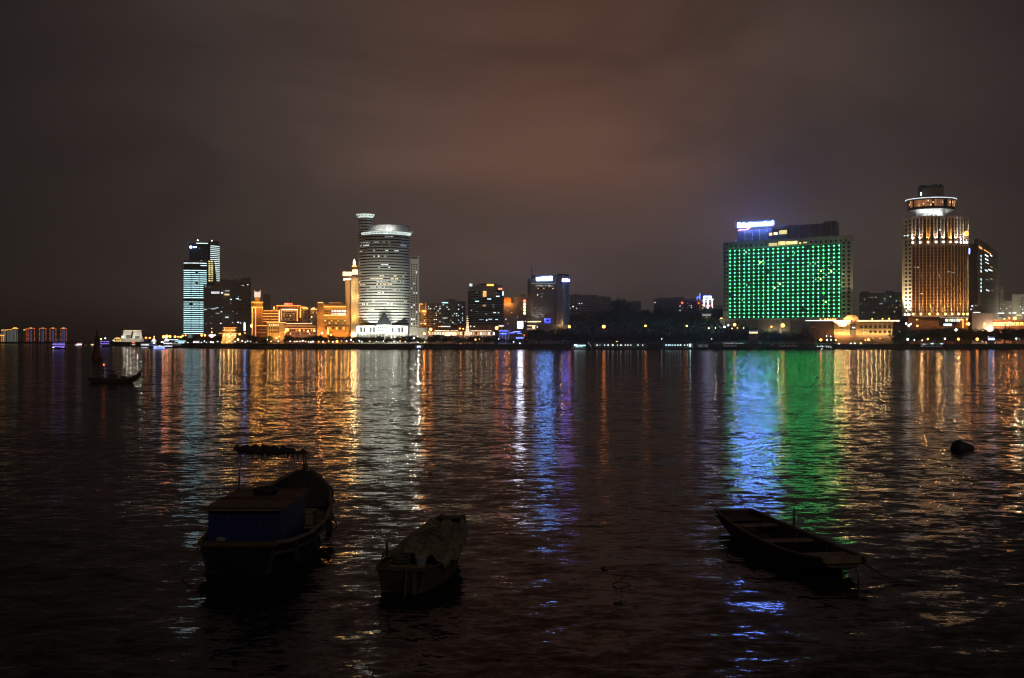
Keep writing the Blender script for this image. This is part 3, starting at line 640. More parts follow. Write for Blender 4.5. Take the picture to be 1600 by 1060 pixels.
class Curve:
    """points on a convex curved front (centre cx, cy behind it, radius R, local to a building)"""
    def __init__(s, B, cpx, R, cy): s.B = B; s.cx = B.x(cpx); s.R = R; s.cy = cy
    def at(s, px, out=0.0):
        k = (px - 800) / F
        # view ray from the camera hits the cylinder: exact crossing
        ox, oy = -s.B.mx - s.cx, -s.B.Y - s.cy
        a = k*k + 1; b = 2*(ox*k + oy); c = ox*ox + oy*oy - s.R**2
        D = max(0, b*b - 4*a*c); y = (-b - math.sqrt(D)) / (2*a)
        ang = math.atan2(ox + k*y, -(oy + y))
        return s.cx + (s.R + out)*math.sin(ang), s.cy - (s.R + out)*math.cos(ang), ang
    def z(s, px, py):
        x, y, a = s.at(px); return H + (530 - py)/F*(s.B.Y + y) - s.B.G
    def put(s, name, m, px, py, w, h, out=.05, d=.12):
        x, y, a = s.at(px, out); Yd = s.B.Y + y
        ww = w/F*Yd / max(.35, math.cos(a - math.atan2(px-800, F)))
        return place(name, unit(name, m), s.B.root, (x, y, s.z(px, py)), (ww, d, h/F*Yd), a)

def round_tower():
    B = Bld('round_tower', 'tall round office tower with glowing white crown and banded floors', 558, 642, 770, face=False)
    R = PXM(40.3, 770); C = Curve(B, 600.8, R, 0); cx = C.cx
    zt = C.z(601, 366)
    MB().lathe([(R - .5, 0), (R - .5, zt)], 64, cx, 0).build('body', 'dark_glass', B.root)
    band = MB().lathe([(R - .6, -.55), (R, -.5), (R, .5), (R - .6, .55)], 64, 0, 0).mesh('floor_band', 'pale_concrete')
    p0 = C.z(601, 508); n = 33
    for k in range(n): place('floor_band', band, B.root, (cx, 0, p0 + (zt - .6 - p0) * k / (n - 1)))
    # drum tower at the left shoulder
    rd = PXM(11.2, 785); dx = X(571, 785) - B.mx; zd = Z(341, 785) - 3
    MB().lathe([(rd - .4, 0), (rd - .4, zd)], 32, dx, 15).build('stair_drum', 'dark_glass', B.root)
    bd = MB().lathe([(rd - .5, -.5), (rd, -.45), (rd, .45), (rd - .5, .5)], 32, dx, 15).mesh('floor_band', 'concrete')
    for k in range(7): place('floor_band', bd, B.root, (0, 0, zd - 1.2 - k * 1.86))
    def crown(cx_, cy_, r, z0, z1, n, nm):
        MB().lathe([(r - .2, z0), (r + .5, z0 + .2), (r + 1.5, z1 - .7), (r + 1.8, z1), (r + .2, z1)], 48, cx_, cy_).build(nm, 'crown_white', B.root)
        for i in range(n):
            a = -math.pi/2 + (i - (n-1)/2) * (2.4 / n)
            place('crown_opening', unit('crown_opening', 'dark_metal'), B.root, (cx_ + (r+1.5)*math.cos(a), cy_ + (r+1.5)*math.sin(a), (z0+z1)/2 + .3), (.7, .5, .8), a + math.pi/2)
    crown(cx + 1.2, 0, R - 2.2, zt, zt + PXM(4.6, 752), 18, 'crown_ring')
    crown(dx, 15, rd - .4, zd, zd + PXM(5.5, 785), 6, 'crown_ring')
    MB().arc_band(cx + 2.6, 3, R - 3.6, -math.pi*.96, -math.pi*.02, zt + 1, zt + PXM(16, 770), .6, 40).build('roof_screen', 'concrete', B.root)
    B.box('mast', 557.9, 558.6, 329, 340, 'grey_metal', 15, .4)
    for a, b, py in ((554.5, 558, 336.2), (637.5, 644.2, 361.2)): B.box('roof_arm', a, b, py - .8, py + .8, 'white_metal', 8, .6)
    for px, pw in ((578, 500), (589, 3400), (599, 900), (609, 2600), (616, 2200)):
        flood(B.root, (B.x(px), -R + 3.2, zt + 3.4), (.92, 1, .98), pw)
    # office lights still burning
    for py, spans, m in ((365.5, ((601, 608),), 'win_white'), (371.8, ((601, 616),), 'win_dim'), (378, ((561, 578), (583, 611)), 'win_dim'), (383, ((562, 576),), 'win_white'), (383, ((608, 612), (626, 636)), 'win_dim'),
                         (392.3, ((561, 567), (583, 586), (602, 609), (614, 624)), 'win_white'), (402.6, ((583, 585), (588, 593), (601, 603)), 'win_white'), (413, ((595, 607),), 'win_white'), (418.3, ((591, 593), (607.5, 609.5)), 'win_white'),
                         (430, ((593, 599), (613, 622), (633, 636)), 'win_warm'), (434, ((577, 599), (611, 622), (630, 633)), 'win_warm'), (439, ((588, 606), (611, 634)), 'win_dim'), (439, ((590, 598),), 'win_white'), (444, ((561, 572), (588, 590), (594, 614)), 'win_warm'),
                         (449.5, ((578, 601),), 'win_dim'), (454, ((573, 576), (614, 628)), 'win_dim'), (459.2, ((590, 600),), 'win_white'), (470, ((582, 584), (632, 636)), 'win_warm'), (475.6, ((565, 575), (600, 615)), 'win_white'), (483, ((575, 585),), 'win_dim')):
        # snap to the middle of a glass band
        r = random.Random(int(py * 10))
        for a, b in spans:
            px = a + 1
            while px < b:
                if r.random() < .8 or b - a < 4:
                    z = C.z(px, py); k = round((z - p0) / ((zt - .6 - p0) / (n - 1)) - .5); zz = p0 + (zt - .6 - p0) * (k + .5) / (n - 1)
                    x, y, an = C.at(px, -.35)
                    place('window', unit('window', m), B.root, (x, y, zz), (.85, .1, .62), an)
                px += 2.4
    # podium and glass pyramid
    zp = C.z(601, 507)
    B.box('podium', 562, 641, 509.5, None, 'pale_concrete', -R - 1.5, 8)
    for i in range(17): B.box('podium_column', 562.4 + i * 4.8, 563.6 + i * 4.8, 510.5, None, 'white_wall', -R - 2.2, .8)
    for i in range(16):
        if 6 < i < 11: continue
        B.win(565.4 + i * 4.8, 516, 2.8, 7, 'dark_glass' if i % 3 else 'win_white', y0=-R - 1.7)
    B.box('entrance', 595, 617, 508.5, 520, 'pale_concrete', -R - 4.5, 3); B.grid(596, 616, 510, 519, 7, 2, .6, .5, 'window_glass', -R - 4.6)
    b = MB(); w = PXM(12.5, 748); b.prism([(-w, -w*.7), (w, -w*.7), (w, w*.7), (-w, w*.7)], 0, PXM(20, 748), [(-.05, -.05), (.05, -.05), (.05, .05), (-.05, .05)])
    b.build('glass_pyramid', 'dark_glass', B.root, (B.x(606), -R - 3.8, B.z(508.4)))
    for px, pw in ((563, 2600), (572, 3600), (582, 4200), (592, 3000), (601, 3000), (612, 3000), (620, 6000), (629, 8000), (637, 5200)):
        flood(B.root, (B.x(px), -R - 6.5, 3.2), (.98, 1, .78), pw * .32)
    for px, pw in ((560, 9e4), (590, 9e4), (622, 1.25e5), (650, 7e4)):
        flood(B.root, (B.x(px), -R - 16, 3.0), (.95, 1, .84), pw * 2.0, 70, (cx, 0, 34))
    S2 = Bld('slab_tower', 'pale slim slab tower with a grid of dark windows right of the round tower', 640, 655, 815)
    S2.box('body', 640, 655, 400, None, 'pale_concrete', 0, 14); S2.box('roof_room', 641, 652.5, 401.3, 404.6, 'dark_metal', -.3, 4)
    for px in (640.3, 654.6): S2.box('corner_fin', px - .4, px + .4, 400, 518, 'pale_concrete', -.6, .7)
    r = random.Random(4)
    for i in range(3):
        for j in range(27):
            lit = (i, j) in ((0, 10), (1, 12), (2, 12), (1, 8), (2, 20), (0, 23), (1, 23), (0, 18), (1, 17), (0, 25))
            S2.win(643.2 + i * 3.9, 413.5 + j * 3.72, 2.0, 1.9, 'win_white' if lit else 'window_glass', y0=-.1)
    for px, pw in ((642, 26000), (653, 20000)): flood(S2.root, (S2.x(px), -14, 6), (1, .95, .75), pw)
    flood(S2.root, (S2.x(650), -22, 50), (1, .93, .78), 16000)
    S2.box('annex', 652, 668, 513, None, 'concrete', -2, 8)
round_tower()

def middle_blocks():
    B = Bld('apartment_block', 'narrow block with gold roof lights just right of the pale slab tower', 655, 668, 900)
    B.box('body', 655, 667.5, 476, None, 'concrete', 0, 14); B.box('roof', 655.5, 660.5, 474.6, 476.2, 'gold_glow', -.6, 8); B.box('corner_strip', 655.2, 656.2, 476, 488, 'strip_gold', -.5, .5); B.box('corner_strip', 665, 665.8, 474, 487, 'strip_gold', -.5, .5)
    B.box('sign_light', 659, 666, 485.4, 488.2, 'sign_orange', -.8, .4); B.grid(656, 667, 490, 512, 4, 7, .5, .4); B.rand_lit(656, 667, 490, 510, 4, seed=3)
    flood(B.root, (B.x(662), -5, B.z(505)), AMB, 2200); flood(B.root, (B.x(660), -3, B.z(489)), AMB, 900)
    for lab, a, b, t, Y, n, sd in (('grey apartment block with scattered lit rooms left of the stepped roof block', 667, 691, 473.5, 900, 15, 11),
                                   ('stepped roof apartment block with scattered lit rooms left of the dark sign tower', 690, 727, 471, 905, 26, 12)):
        C = Bld('apartment_block', lab, a, b, Y, 'grey apartment blocks with scattered lit rooms')
        C.box('body', a, b, t, None, 'concrete', 0, 16)
        C.grid(a + 1, b - 1, t + 4, 512, int((b - a) / 3), 11, .5, .42); C.rand_lit(a + 1, b - 1, t + 4, 510, n, ('win_white', 'win_cyan', 'win_white', 'win_warm'), 1.5, 1.3, (3, 3.4), sd)
        if a == 690:
            C.box('roof_room', 695, 714, 468, 471.2, 'concrete', 3, 9); C.box('roof_lamp', 690.5, 700, 472.6, 474, 'win_cyan', -.3, .3); C.box('tank_room', 703, 708, 466.4, 468.1, 'dark_concrete', 5, 5)
        for k in range(4): C.box('wall_fin', a + (b - a)*k/3.02, a + (b - a)*k/3.02 + .5, t, None, 'dark_concrete', -.4, .5)
    D = Bld('office_tower', 'dark square tower with small orange, red and white roof signs in the middle', 730, 788, 880)
    D.box('body', 731, 787, 455.5, None, 'dark_glass', 0, 20); D.box('upper_block', 733, 785, 445, 455.6, 'dark_concrete', 2, 17); D.box('core_panel', 751, 774, 447, 464, 'dark_concrete', -.4, 3)
    D.ledges(731, 787, [458.5 + 3.5 * k for k in range(15)], 'dark_concrete', .5)
    D.box('lit_recess', 754.5, 760, 455, 464, 'win_amber', -.6, .3); D.box('side_panel', 785, 787, 455, 462.5, 'win_cyan', -.4, .3)
    D.box('roof_frame', 749, 776, 443.2, 444.2, 'dark_metal', 1, 12)
    D.lit([(764.5, 467.5, 'win_cyan', 6, 1.3), (745.5, 471, 'win_cyan', 6, 1.2), (778, 463, 'win_white', 5, 1.6), (756.5, 477.5, 'win_amber', 5, 3), (771, 476.5, 'win_dim', 3, 1.5), (771.5, 480, 'win_dim', 2, 1.5), (779, 489.3, 'win_white', 2.6, 1.4), (773, 489, 'win_white', 4, 1.2),
           (736.5, 485, 'win_dim', 2.4, 1.2), (760, 491, 'win_dim', 2, 1.2), (745, 487, 'win_dim', 3, 1), (776, 499.6, 'win_cyan', 4, 1.2), (766, 499, 'win_cyan', 6, 1), (752, 500, 'win_cyan', 7, .7), (745, 457, 'win_dim', 2, 1.4), (775, 458, 'win_dim', 1.6, 1.4), (781, 451, 'win_dim', 1.5, 1.2)])
    for nm, lab, px, py, w, h, m in (('roof_sign', 'small pale square sign at the left roof corner of the dark square tower', 735.7, 445.6, 4.6, 4.2, 'win_white'),
                                     ('roof_sign', 'bright orange roof sign on top of the dark square tower', 766, 445.6, 11, 3.2, 'sign_orange'),
                                     ('roof_sign', 'red sign stepping down at the right of the dark square tower', 781.5, 451.6, 6, 2.6, 'sign_red')):
        Y = 878.0; s = thing(nm, lab, 'sign', (X(px, Y), Y, Z(py + h/2, Y)))
        MB().box(-PXM(w/2, Y), PXM(w/2, Y), 0, .4, 0, PXM(h, Y)).build('panel', m, s); MB().box(-PXM(w/2, Y)-.2, PXM(w/2, Y)+.2, .4, .7, -.2, PXM(h, Y)+.2).build('frame', 'dark_metal', s)
    E = Bld('lantern_roof_building', 'dark building with an orange floodlit roof house right of the sign tower', 778, 826, 910)
    E.box('body', 784, 826, 474, None, 'dark_concrete', 0, 18); E.box('roof_house', 788, 798.5, 466.5, 474.2, 'ochre_wall', 2, 8); E.box('roof', 787, 799, 465, 466.6, 'ochre_wall', 1, 10)
    E.box('right_block', 803, 825, 464, None, 'concrete', 4, 14); E.box('roof_room', 812, 822, 459, 464.2, 'concrete', 6, 8); E.grid(804, 824, 467, 490, 6, 7, .5, .4, y0=3.9); E.rand_lit(786, 822, 477, 508, 9, ('win_white', 'win_warm', 'win_amber'), 1.5, 1.3, (3, 3.4), 9)
    for px in (789, 793, 797): flood(E.root, (E.x(px), -2.5, E.z(473.5)), AMB, 1300)
    uball('roof_lamp', 'lamp_orange', E.root, (E.x(780), 0, E.z(474)), PXM(1.2, 910)); E.box('roof_walk', 778, 788, 474.5, 475.5, 'dark_concrete', 0, 4)
    s = thing('lantern_string', 'vertical string of one red and four cream round lanterns left of the bank tower', 'lanterns', (X(819.6, 800), 800, 3))
    zt = Z(466, 800) - 3; MB().tube([(0, .6, 0), (0, .6, zt)], .14).build('pole', 'dark_metal', s)
    for py, m in ((470.6, 'sign_red'), (475.6, 'strip_cream'), (480.3, 'strip_cream'), (485, 'strip_cream'), (489.8, 'strip_cream')): uball('lantern', m, s, (0, 0, Z(py, 800) - 3), PXM(2.3, 800))
middle_blocks()

def promenade_hall():
    B = Bld('promenade_hall', 'long low hall with glowing cream eaves on the promenade right of the round tower', 660, 800, 735)
    B.box('wall', 668, 772, 517.6, None, 'pink_wall', 0, 9); B.box('upper_wall', 686, 776, 508, 515.8, 'brown_stone', 3, 6)
    B.box('roof', 667, 773, 515.6, 516.6, 'roof_tile', -1, 11); B.box('upper_roof', 685, 777, 506.8, 508, 'roof_tile', 2, 8)
    for a, b in ((679, 702), (704, 716), (735, 768)): B.box('eave_light', a, b, 516.6, 517.7, 'strip_cream', -1.3, .4)
    B.box('eave_light', 689, 703.6, 509.6, 511, 'win_white', 2.6, .3); B.box('eave_light', 684, 690, 509.8, 511, 'strip_gold', 2.6, .3)
    r = random.Random(2)
    for i in range(26):
        px = 670 + i * 4
        B.box('column', px - .5, px + .5, 517.8, None, 'white_wall', -.9, .5)
        if i % 2 == 0: flood(B.root, (B.x(px + 2), -2.2, B.z(523)), (1, .78, .5) if i % 3 else (1, .5, .25), 420)
        B.win(px + 2, 521.5, 2.2, 4.6, r.choice(('win_warm', 'win_warm', 'win_white', 'bronze_glass', 'win_amber')), y0=-.1)
    B.box('bright_shop', 695, 713, 519, 525, 'strip_cream', -.5, .3)
    t = thing('light_tree', 'cone of cream string lights standing like a tiered tree on the promenade', 'light tree', (X(730.5, 725), 725, 3))
    zb = Z(525, 725) - 3
    MB().tube([(0, 0, 0), (0, 0, Z(495, 725) - 3)], .12).build('mast', 'dark_metal', t)
    for i, (py, rr) in enumerate(((494.8, .9), (498, 1.3), (501.3, 1.6), (504.6, 2.0), (508, 2.0), (511.4, 2.4), (515, 3.0), (518.6, 3.8), (522.2, 4.6))):
        R_ = PXM(rr, 725); MB().lathe([(R_*.5, R_*.5), (R_, 0), (R_*.8, -R_*.5), (R_*.3, -R_*.4)], 12).build('light_ring', 'strip_cream', t, (0, 0, Z(py, 725) - 3))
    s = thing('light_screen', 'bright white square screen on a post left of the bank tower', 'screen', (X(813, 730), 730, 3))
    MB().box(-PXM(4.0, 730), PXM(4.0, 730), 0, .4, Z(513, 730) - 3, Z(502.6, 730) - 3).build('screen_face', 'sign_white', s).rotation_euler = (0, 0, 0)
    MB().box(-PXM(4.5, 730), PXM(4.5, 730), .45, .9, Z(513.6, 730) - 3, Z(502, 730) - 3).build('screen_case', 'dark_metal', s); MB().tube([(0, .7, 0), (0, .7, Z(513, 730) - 3)], .3).build('post', 'dark_metal', s)
    C = Bld('neon_pavilion', 'low pavilion strung with blue neon right of the cream lit hall', 778, 824, 728)
    C.box('wall', 779, 798, 519, None, 'dark_concrete', 0, 7); C.box('roof', 778, 799, 515.6, 517, 'white_metal', -1, 8)
    for px in (781, 785.5, 790, 794): C.box('column', px - .5, px + .5, 517, None, 'strip_blue', -.7, .4)
    C.box('canopy', 796, 815, 518.6, 520, 'dark_metal', -1, 6)
    for a, b, p, h in ((780, 794, 517.4, 1.2), (796, 804, 520.4, 1.4), (802, 813, 518.6, 1.6), (808, 815, 521.4, 1.2), (806, 818, 528.4, 1.5), (782, 792, 521.8, 1.2)): C.box('neon_tube', a, b, p - h/2, p + h/2, 'lamp_blue', -1.4, .25)
    C.box('deck', 800, 822, 525, None, 'dark_concrete', -1, 6); uball('lamp', 'lamp_red', C.root, (C.x(819), -1.6, C.z(523.8)), .35); uball('lamp', 'lamp_red', C.root, (C.x(823), -1.6, C.z(531.5)), .3)
    C.box('white_canopy', 779, 787, 508.5, 510.5, 'strip_white', -.5, 3); C.box('canopy_post', 783, 783.6, 510, 517, 'white_metal', 0, .4)
    D = Bld('stepped_terrace', 'stepped terrace building with three cream lit storey lines at the foot of the bank tower', 823, 842, 742)
    for p in (502.6, 508.8, 514): D.box('terrace', 824, 842 - (p - 502) * .3, p, p + 5, 'concrete', (514 - p) * .5, 6); D.box('storey_light', 824, 840 - (p - 502) * .3, p - .1, p + .9, 'strip_cream', (514 - p) * .5 - .4, .3)
    D.box('base', 823, 842, 518, None, 'dark_concrete', 1, 6)
promenade_hall()

def bank_tower():
    B = Bld('bank_tower', 'dark bank tower with two white roof signs and an antenna mast', 824, 890, 800)
    Y = 800
    B.box('body', 829, 870, 441, None, 'dark_concrete', 2, 26); B.box('left_wing', 824, 833, 434.5, None, 'dark_concrete', 6, 22)
    b = MB(); x0, x1 = B.x(869.5), B.x(889.8); b.prism([(x0, 0), (B.x(879.5), -3), (x1, 8), (x1, 26), (x0, 26)], 0, B.z(431)); b.build('right_wing', 'dark_concrete', B.root)
    b = MB(); b.prism([(x0 + .5, .5), (B.x(879.5), -2.2), (x1 - .3, 8), (x1 - .3, 24), (x0 + .5, 24)], B.z(431), B.z(428.5)); b.build('roof_storey', 'dark_glass', B.root)
    B.box('roof_room', 866, 878, 429.5, 441.2, 'dark_concrete', 5, 12)
    B.box('roof_beam', 830, 868, 442.2, 443.4, 'strip_pale', 1.2, .6); B.box('mast', 829.6, 830.6, 415.5, 434.6, 'dark_metal', 9, .6); B.box('mast_base', 831, 835, 428.5, 434.6, 'dark_metal', 9, 4); B.box('aerial', 829.9, 830.3, 409, 415.6, 'dark_metal', 9, .2)
    B.ledges(833, 868.5, [459 + 3.6 * k for k in range(12)], 'concrete', .45, -1.6); B.ledges(824.4, 832.6, [440 + 3.6 * k for k in range(17)], 'concrete', .4, -5.8)
    for px in (838.5, 846, 853.5, 861): B.box('wall_fin', px - .4, px + .4, 455, 500, 'concrete', 1.4, .8)
    for px, yy in ((870, -.3), (879.3, -3.2)): B.box('corner_fin', px - .5, px + .5, 446, None, 'pale_concrete', yy, .6)
    for k in range(16): B.box('ledge', 880.6, 889, 448 + 3.7 * k - .3, 448 + 3.7 * k + .3, 'dark_metal', 2.5, 2)
    r = random.Random(6)
    for i in range(10): B.win(838 + i * 2.9, 446.6 + r.uniform(-.6, .6), 2.0, 1.6, r.choice(('win_dim', 'win_warm', 'win_dim')), y0=1.8)
    for i in range(10): B.win(838 + i * 2.9, 450.8, 2.2, 1.2, r.choice(('win_amber', 'win_dim', 'bronze_glass', 'bronze_glass')), y0=1.8)
    B.lit([(840, 460.8, 'win_white', 1.5, 2), (846.5, 459, 'win_warm', 2.2, 1.6), (846, 463.8, 'win_warm', 1.8, 1.4), (835.5, 481.5, 'win_dim', 1.6, 1.6), (843, 491, 'win_dim', 2, 1.4)])
    for o in list(B.root.children):
        if o.name.startswith('window') and o.location.y > -.2 and o.location.y < 0: o.location.y = 1.75
    for px in (836, 840, 848): flood(B.root, (B.x(px), -3.0, B.z(508)), (1, .95, .85), 2600, 70, (B.x(px), 3, B.z(460)))
    B.box('podium', 826, 890, 507.5, None, 'dark_concrete', -2.5, 12); B.box('podium_edge', 828, 845, 502.3, 503.1, 'strip_cream', 1.2, .6)
    flood(B.root, (B.x(877), -5.5, B.z(507)), (1, .6, .3), 1300)
    def sign(lab, parts, px, py, Y, w, h, m, rot=0):
        s = thing('roof_sign', lab, 'sign', (X(px, Y), Y, Z(py + h/2, Y)), rot)
        for i, (a, b, hh) in enumerate(parts): glyph('letter', m, s, (PXM((a + b)/2 - w/2, Y), 0, PXM(.2, Y)), PXM(b - a, Y), PXM(hh, Y), int(px) + i)
        MB().box(-PXM(w/2 + 1, Y), PXM(w/2 + 1, Y), .5, .8, -PXM(1, Y), PXM(h + 1.2, Y)).build('halo_panel', 'dark_metal', s)  # added board that catches the letters' light as a halo
    sign('long white lit roof sign on the left side of the bank tower', ((0, 4.6, 4.6), (5, 9.6, 6), (10, 14.6, 6.4), (15, 19.6, 6.6), (20, 25, 7)), 850.5, 435.6, 808, 25, 7, 'sign_azure')
    sign('short blue white lit sign on the right wing of the bank tower', ((0, 4, 5), (4, 8, 5), (8, 12, 4.4)), 884, 438.2, 796, 12, 5, 'sign_violet', .0)
    s = thing('video_screen', 'blue video screen on the lower front of the bank tower', 'screen', (X(855.5, 799.6), 799.6, Z(505.4, 799.6)))
    MB().box(-PXM(4.8, 800), PXM(4.8, 800), 0, .35, 0, PXM(8, 800)).build('screen_face', 'screen_blue', s); MB().box(-PXM(5.3, 800), PXM(5.3, 800), .4, .9, -.2, PXM(8.5, 800)).build('screen_case', 'dark_metal', s)
    MB().box(PXM(-1.5, 800), PXM(2.5, 800), -.1, -.02, PXM(3, 800), PXM(5.4, 800)).build('screen_picture', 'dark_metal', s)
    for lab, a, b, t, sd in (('dark low block with three lit windows right of the bank tower', 890, 934, 461, 1), ('dark low block with a flat roof left of the wooded hill', 932, 955, 464, 2)):
        D = Bld('apartment_block', lab, a, b, 920, 'dark blocks behind the hill')
        D.box('body', a, b, t, None, 'dark_concrete', 0, 16); D.box('roof_room', a + 6, a + 14, t - 1.6, t + .2, 'dark_concrete', 3, 7); D.ledges(a, b, [t + 5 + 4 * k for k in range(8)], 'concrete', .4); D.grid(a + 1, b - 1, t + 3, 498, 8 if sd == 1 else 5, 8, .5, .4)
        if sd == 1: D.lit([(905, 474.5, 'win_white', 1.8, 1.5), (909, 474.2, 'win_white', 1.6, 1.5), (895.5, 479, 'win_white', 1.4, 2), (891, 482, 'win_white', 1.8, 1.6), (900.8, 482.2, 'win_white', 1.8, 1.6)])
bank_tower()

def hill_buildings():
    for lab, a, b, t, sd, n in (('flat roofed dark house on the hill crest left of the gap', 976, 1002, 472, 1, 0), ('stepped dark block on the hill crest at the right of the gap', 1021, 1040, 467, 2, 1),
                                ('wide dark block on the hill crest with a red lamp', 1039, 1070, 466, 3, 4), ('small dark block on the hill crest left of the blue neon house', 1069, 1092, 468.5, 4, 5), ('low dark house on the hill right of the blue neon house', 1112, 1130, 479, 5, 1)):
        B = Bld('hill_block', lab, a, b, 875, 'dark blocks on the hill crest', 3.0)
        B.box('body', a, b, t, None, 'dark_concrete', 0, 14); B.box('roof_room', a + (b - a)*.5, b - 1, t - 1.8, t + .1, 'dark_concrete', 3, 6)
        for k in range(3): B.box('wall_fin', a + (b-a)*(k+.5)/3, a + (b-a)*(k+.5)/3 + .5, t, None, 'concrete', -.4, .5)
        rr = random.Random(sd); B.grid(a + 1, b - 1, t + 3, 488, max(3, int((b-a)/3)), 5, .5, .42)
        for k in range(3 + sd % 3):
            c = a + 2 + (b - a - 5)*rr.random(); B.box('roof_tank', c, c + rr.uniform(1, 2.6), t - rr.uniform(.8, 2.6), t + .1, 'dark_concrete', rr.uniform(1, 3), 2.5)
        c = a + (b-a)*rr.uniform(.2, .8); B.box('aerial', c, c + .25, t - rr.uniform(3, 6), t, 'dark_metal', 2, .15)
        B.rand_lit(a + 1, b - 1, t + 4, 488, n, ('win_white', 'win_dim', 'win_dim'), 1.4, 1.3, (3, 3.4), sd)
        if sd == 3: uball('roof_lamp', 'lamp_red', B.root, (B.x(1066), -1, B.z(473.6)), PXM(1.3, 875))
        if sd == 4: uball('roof_lamp', 'lamp_red', B.root, (B.x(1091.5), -1, B.z(474)), PXM(1.2, 875))
    B = Bld('neon_house', 'house on the hill outlined in blue and white neon with red lower windows', 1094, 1114, 870)
    B.box('wall', 1096, 1113, 468, None, 'concrete', 0, 8); B.box('attic', 1099.5, 1111, 463, 468.2, 'dark_concrete', 1, 5)
    for a, b, t, bt in ((1099.4, 1111.6, 462.6, 463.6), (1099.4, 1111.6, 467.6, 468.6), (1099.4, 1100.4, 463, 468), (1110.6, 1111.6, 463, 468), (1099.6, 1101, 468.6, 479), (1105.4, 1107, 468.6, 482), (1112.2, 1113.6, 467.6, 479.5), (1111, 1115, 467.6, 468.8)): B.box('neon_tube', a, b, t, bt, 'sign_blue_pale', -.4, .25)
    for i in range(4): B.win(1102 + i * 2.3, 465.5, 1.4, 2, 'win_white', y0=.9)
    for px, py, m in ((1097.5, 470, 'win_warm'), (1097.5, 477, 'win_amber'), (1103.2, 471.5, 'win_warm'), (1109.5, 472, 'win_amber'), (1104, 478, 'sign_red'), (1109, 478, 'sign_red'), (1098, 481.8, 'win_amber'), (1103.5, 480.8, 'win_warm'), (1113.5, 481, 'win_amber')): B.win(px, py, 2, 2.2, m)
    s = thing('neon_sign', 'stepped bright blue neon mark left of the neon outlined house', 'neon sign', (X(1091, 868), 868, Z(483, 868)))
    for a, b, t, bt in ((1088.6, 1090, 465, 469), (1088.8, 1093.6, 464, 465.2), (1092.8, 1094.4, 458.6, 468.4)): MB().box(PXM(a-1091, 868), PXM(b-1091, 868), 0, .3, PXM(483-bt, 868), PXM(483-t, 868)).build('neon_tube', 'lamp_blue', s)
    MB().tube([(0, .5, 0), (0, .5, PXM(21, 868))], .12).build('post', 'dark_metal', s)
    MB().box(-PXM(2.4, 868), PXM(3.4, 868), .32, .44, PXM(17, 868), PXM(17.6, 868)).build('frame', 'dark_metal', s)
hill_buildings()
#--HOTEL--

